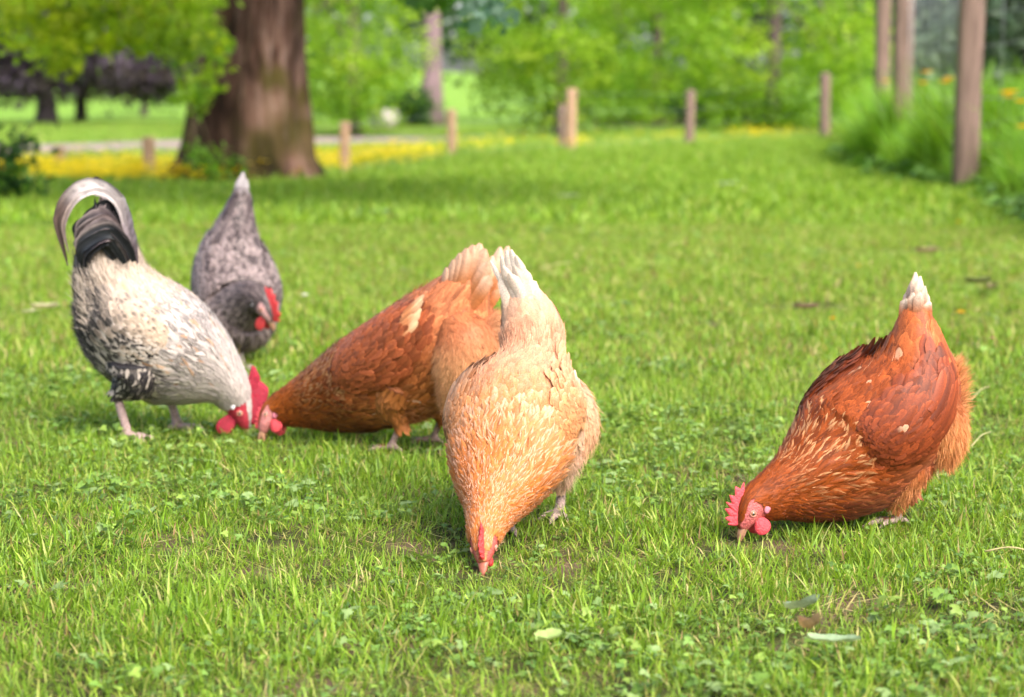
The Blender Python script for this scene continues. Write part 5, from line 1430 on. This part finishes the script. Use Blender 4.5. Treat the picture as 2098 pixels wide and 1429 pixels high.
# fallen leaves lying in the grass
def big_leaf(p, q, length, width, az, colr, label, curl=.3, z=.035, tilt=0.0, name='fallen_leaf'):
    g0 = gpt(p, q, z); c = np.array([g0[0], g0[1], float(terr(g0[0], g0[1])) + z])
    nu, nv = 12, 7
    s = np.linspace(-.5, .5, nu)[:, None]; t = np.linspace(-1, 1, nv)[None]
    w = width * .5 * np.sqrt(np.clip(1 - (s * 2) ** 2, .01, 1)) * (1 - .25 * s)
    X_ = s * length + 0 * t; Y_ = w * t; Z_ = curl * width * (t**2) * .6 + curl * length * s**2 * .5 + .0008 * np.sin(s * 17 + t * 3) + tilt * X_
    V = np.stack([X_ * cos(az) - Y_ * sin(az), X_ * sin(az) + Y_ * cos(az), Z_], -1).reshape(-1, 3) + c
    cc = np.array(colr) * (1 - .25 * (np.abs(t) < .1) + 0 * s)[..., None]
    o = obj(name, V, grid_faces(nu, nv), M['litter'], None, cc.reshape(-1, 3), origin=c)
    tag(o, label, 'leaf', 'leaves lying on the lawn')
big_leaf(1640, 1246, .065, .026, 2.0, (.30, .38, .26), 'grey-green leaf standing above the curled brown one, lower right', .5, .05, -.35)
big_leaf(1657, 1288, .055, .014, 1.85, (.42, .27, .15), 'curled brown dead leaf stalk in the lower right grass', 1.1, .042, -.3)
big_leaf(1708, 1314, .060, .024, -.5, (.30, .40, .22), 'pale green leaf right of the curled brown one', .3, .04, .1)
big_leaf(1125, 1308, .034, .030, .6, (.34, .46, .14), 'yellow-green leaf below the buff hen', .3, .04, .1)
big_leaf(92, 632, .075, .045, .3, (.48, .44, .26), 'pale dry leaf on the lawn left of the rooster', .4, .03)
big_leaf(60, 640, .05, .02, .9, (.45, .42, .28), 'smaller dry leaf next to the pale one at left', .4, .03)
big_leaf(1165, 407, .11, .09, .3, (.50, .54, .42), 'pale leaf far back on the lawn, right of centre', .3, .03)
big_leaf(780, 440, .11, .08, .3, (.36, .48, .36), 'pale leaf far back on the lawn, left of centre', .3, .03)
big_leaf(1490, 382, .14, .11, .3, (.42, .50, .40), 'pale leaf far back on the lawn below the right trees', .3, .03)
big_leaf(2005, 578, .09, .05, .2, (.14, .16, .05), 'dark leaf on the lawn right of the chestnut hen tail', .5, .04)
big_leaf(2030, 590, .07, .04, 1.2, (.20, .17, .08), 'brownish leaf beside the dark one at the right', .5, .04)
big_leaf(1652, 632, .07, .035, .2, (.22, .13, .10), 'brown dead leaf in the worn patch left of the chestnut hen tail', .5, .02)
big_leaf(1900, 516, .10, .06, .2, (.30, .19, .14), 'brown dead leaf on the lawn below the tall grass', .4, .02)
# dry stalks
rng = np.random.default_rng(702)
def stalk(p0, q0, p1, q1, label, r=.0012, c=(.50, .42, .2), z=.045):
    a = gpt(p0, q0, z); b = gpt(p1, q1, z)
    V, F = tube(catmull([a, (a + b) / 2 + [0, 0, .006], b], 10), r, 5)
    o = obj('dry_stalk', V, F, M['litter'], None, np.tile(c, (len(V), 1)), origin=a); tag(o, label, 'stalk', 'dry stalks on the lawn')
stalk(2018, 1130, 2120, 1132, 'straw stalk lying level at the right edge')
stalk(1990, 820, 2026, 792, 'straw stalk right of the chestnut hen rump', c=(.46, .44, .2))
stalk(1105, 552, 1172, 538, 'straw stalk right of the buff hen tail', .0018)
stalk(1990, 915, 2030, 885, 'straw stalk at the right below the hen rump', c=(.46, .44, .2))
stalk(1370, 505, 1400, 498, 'short straw stalk on the open lawn in the middle', .0018)
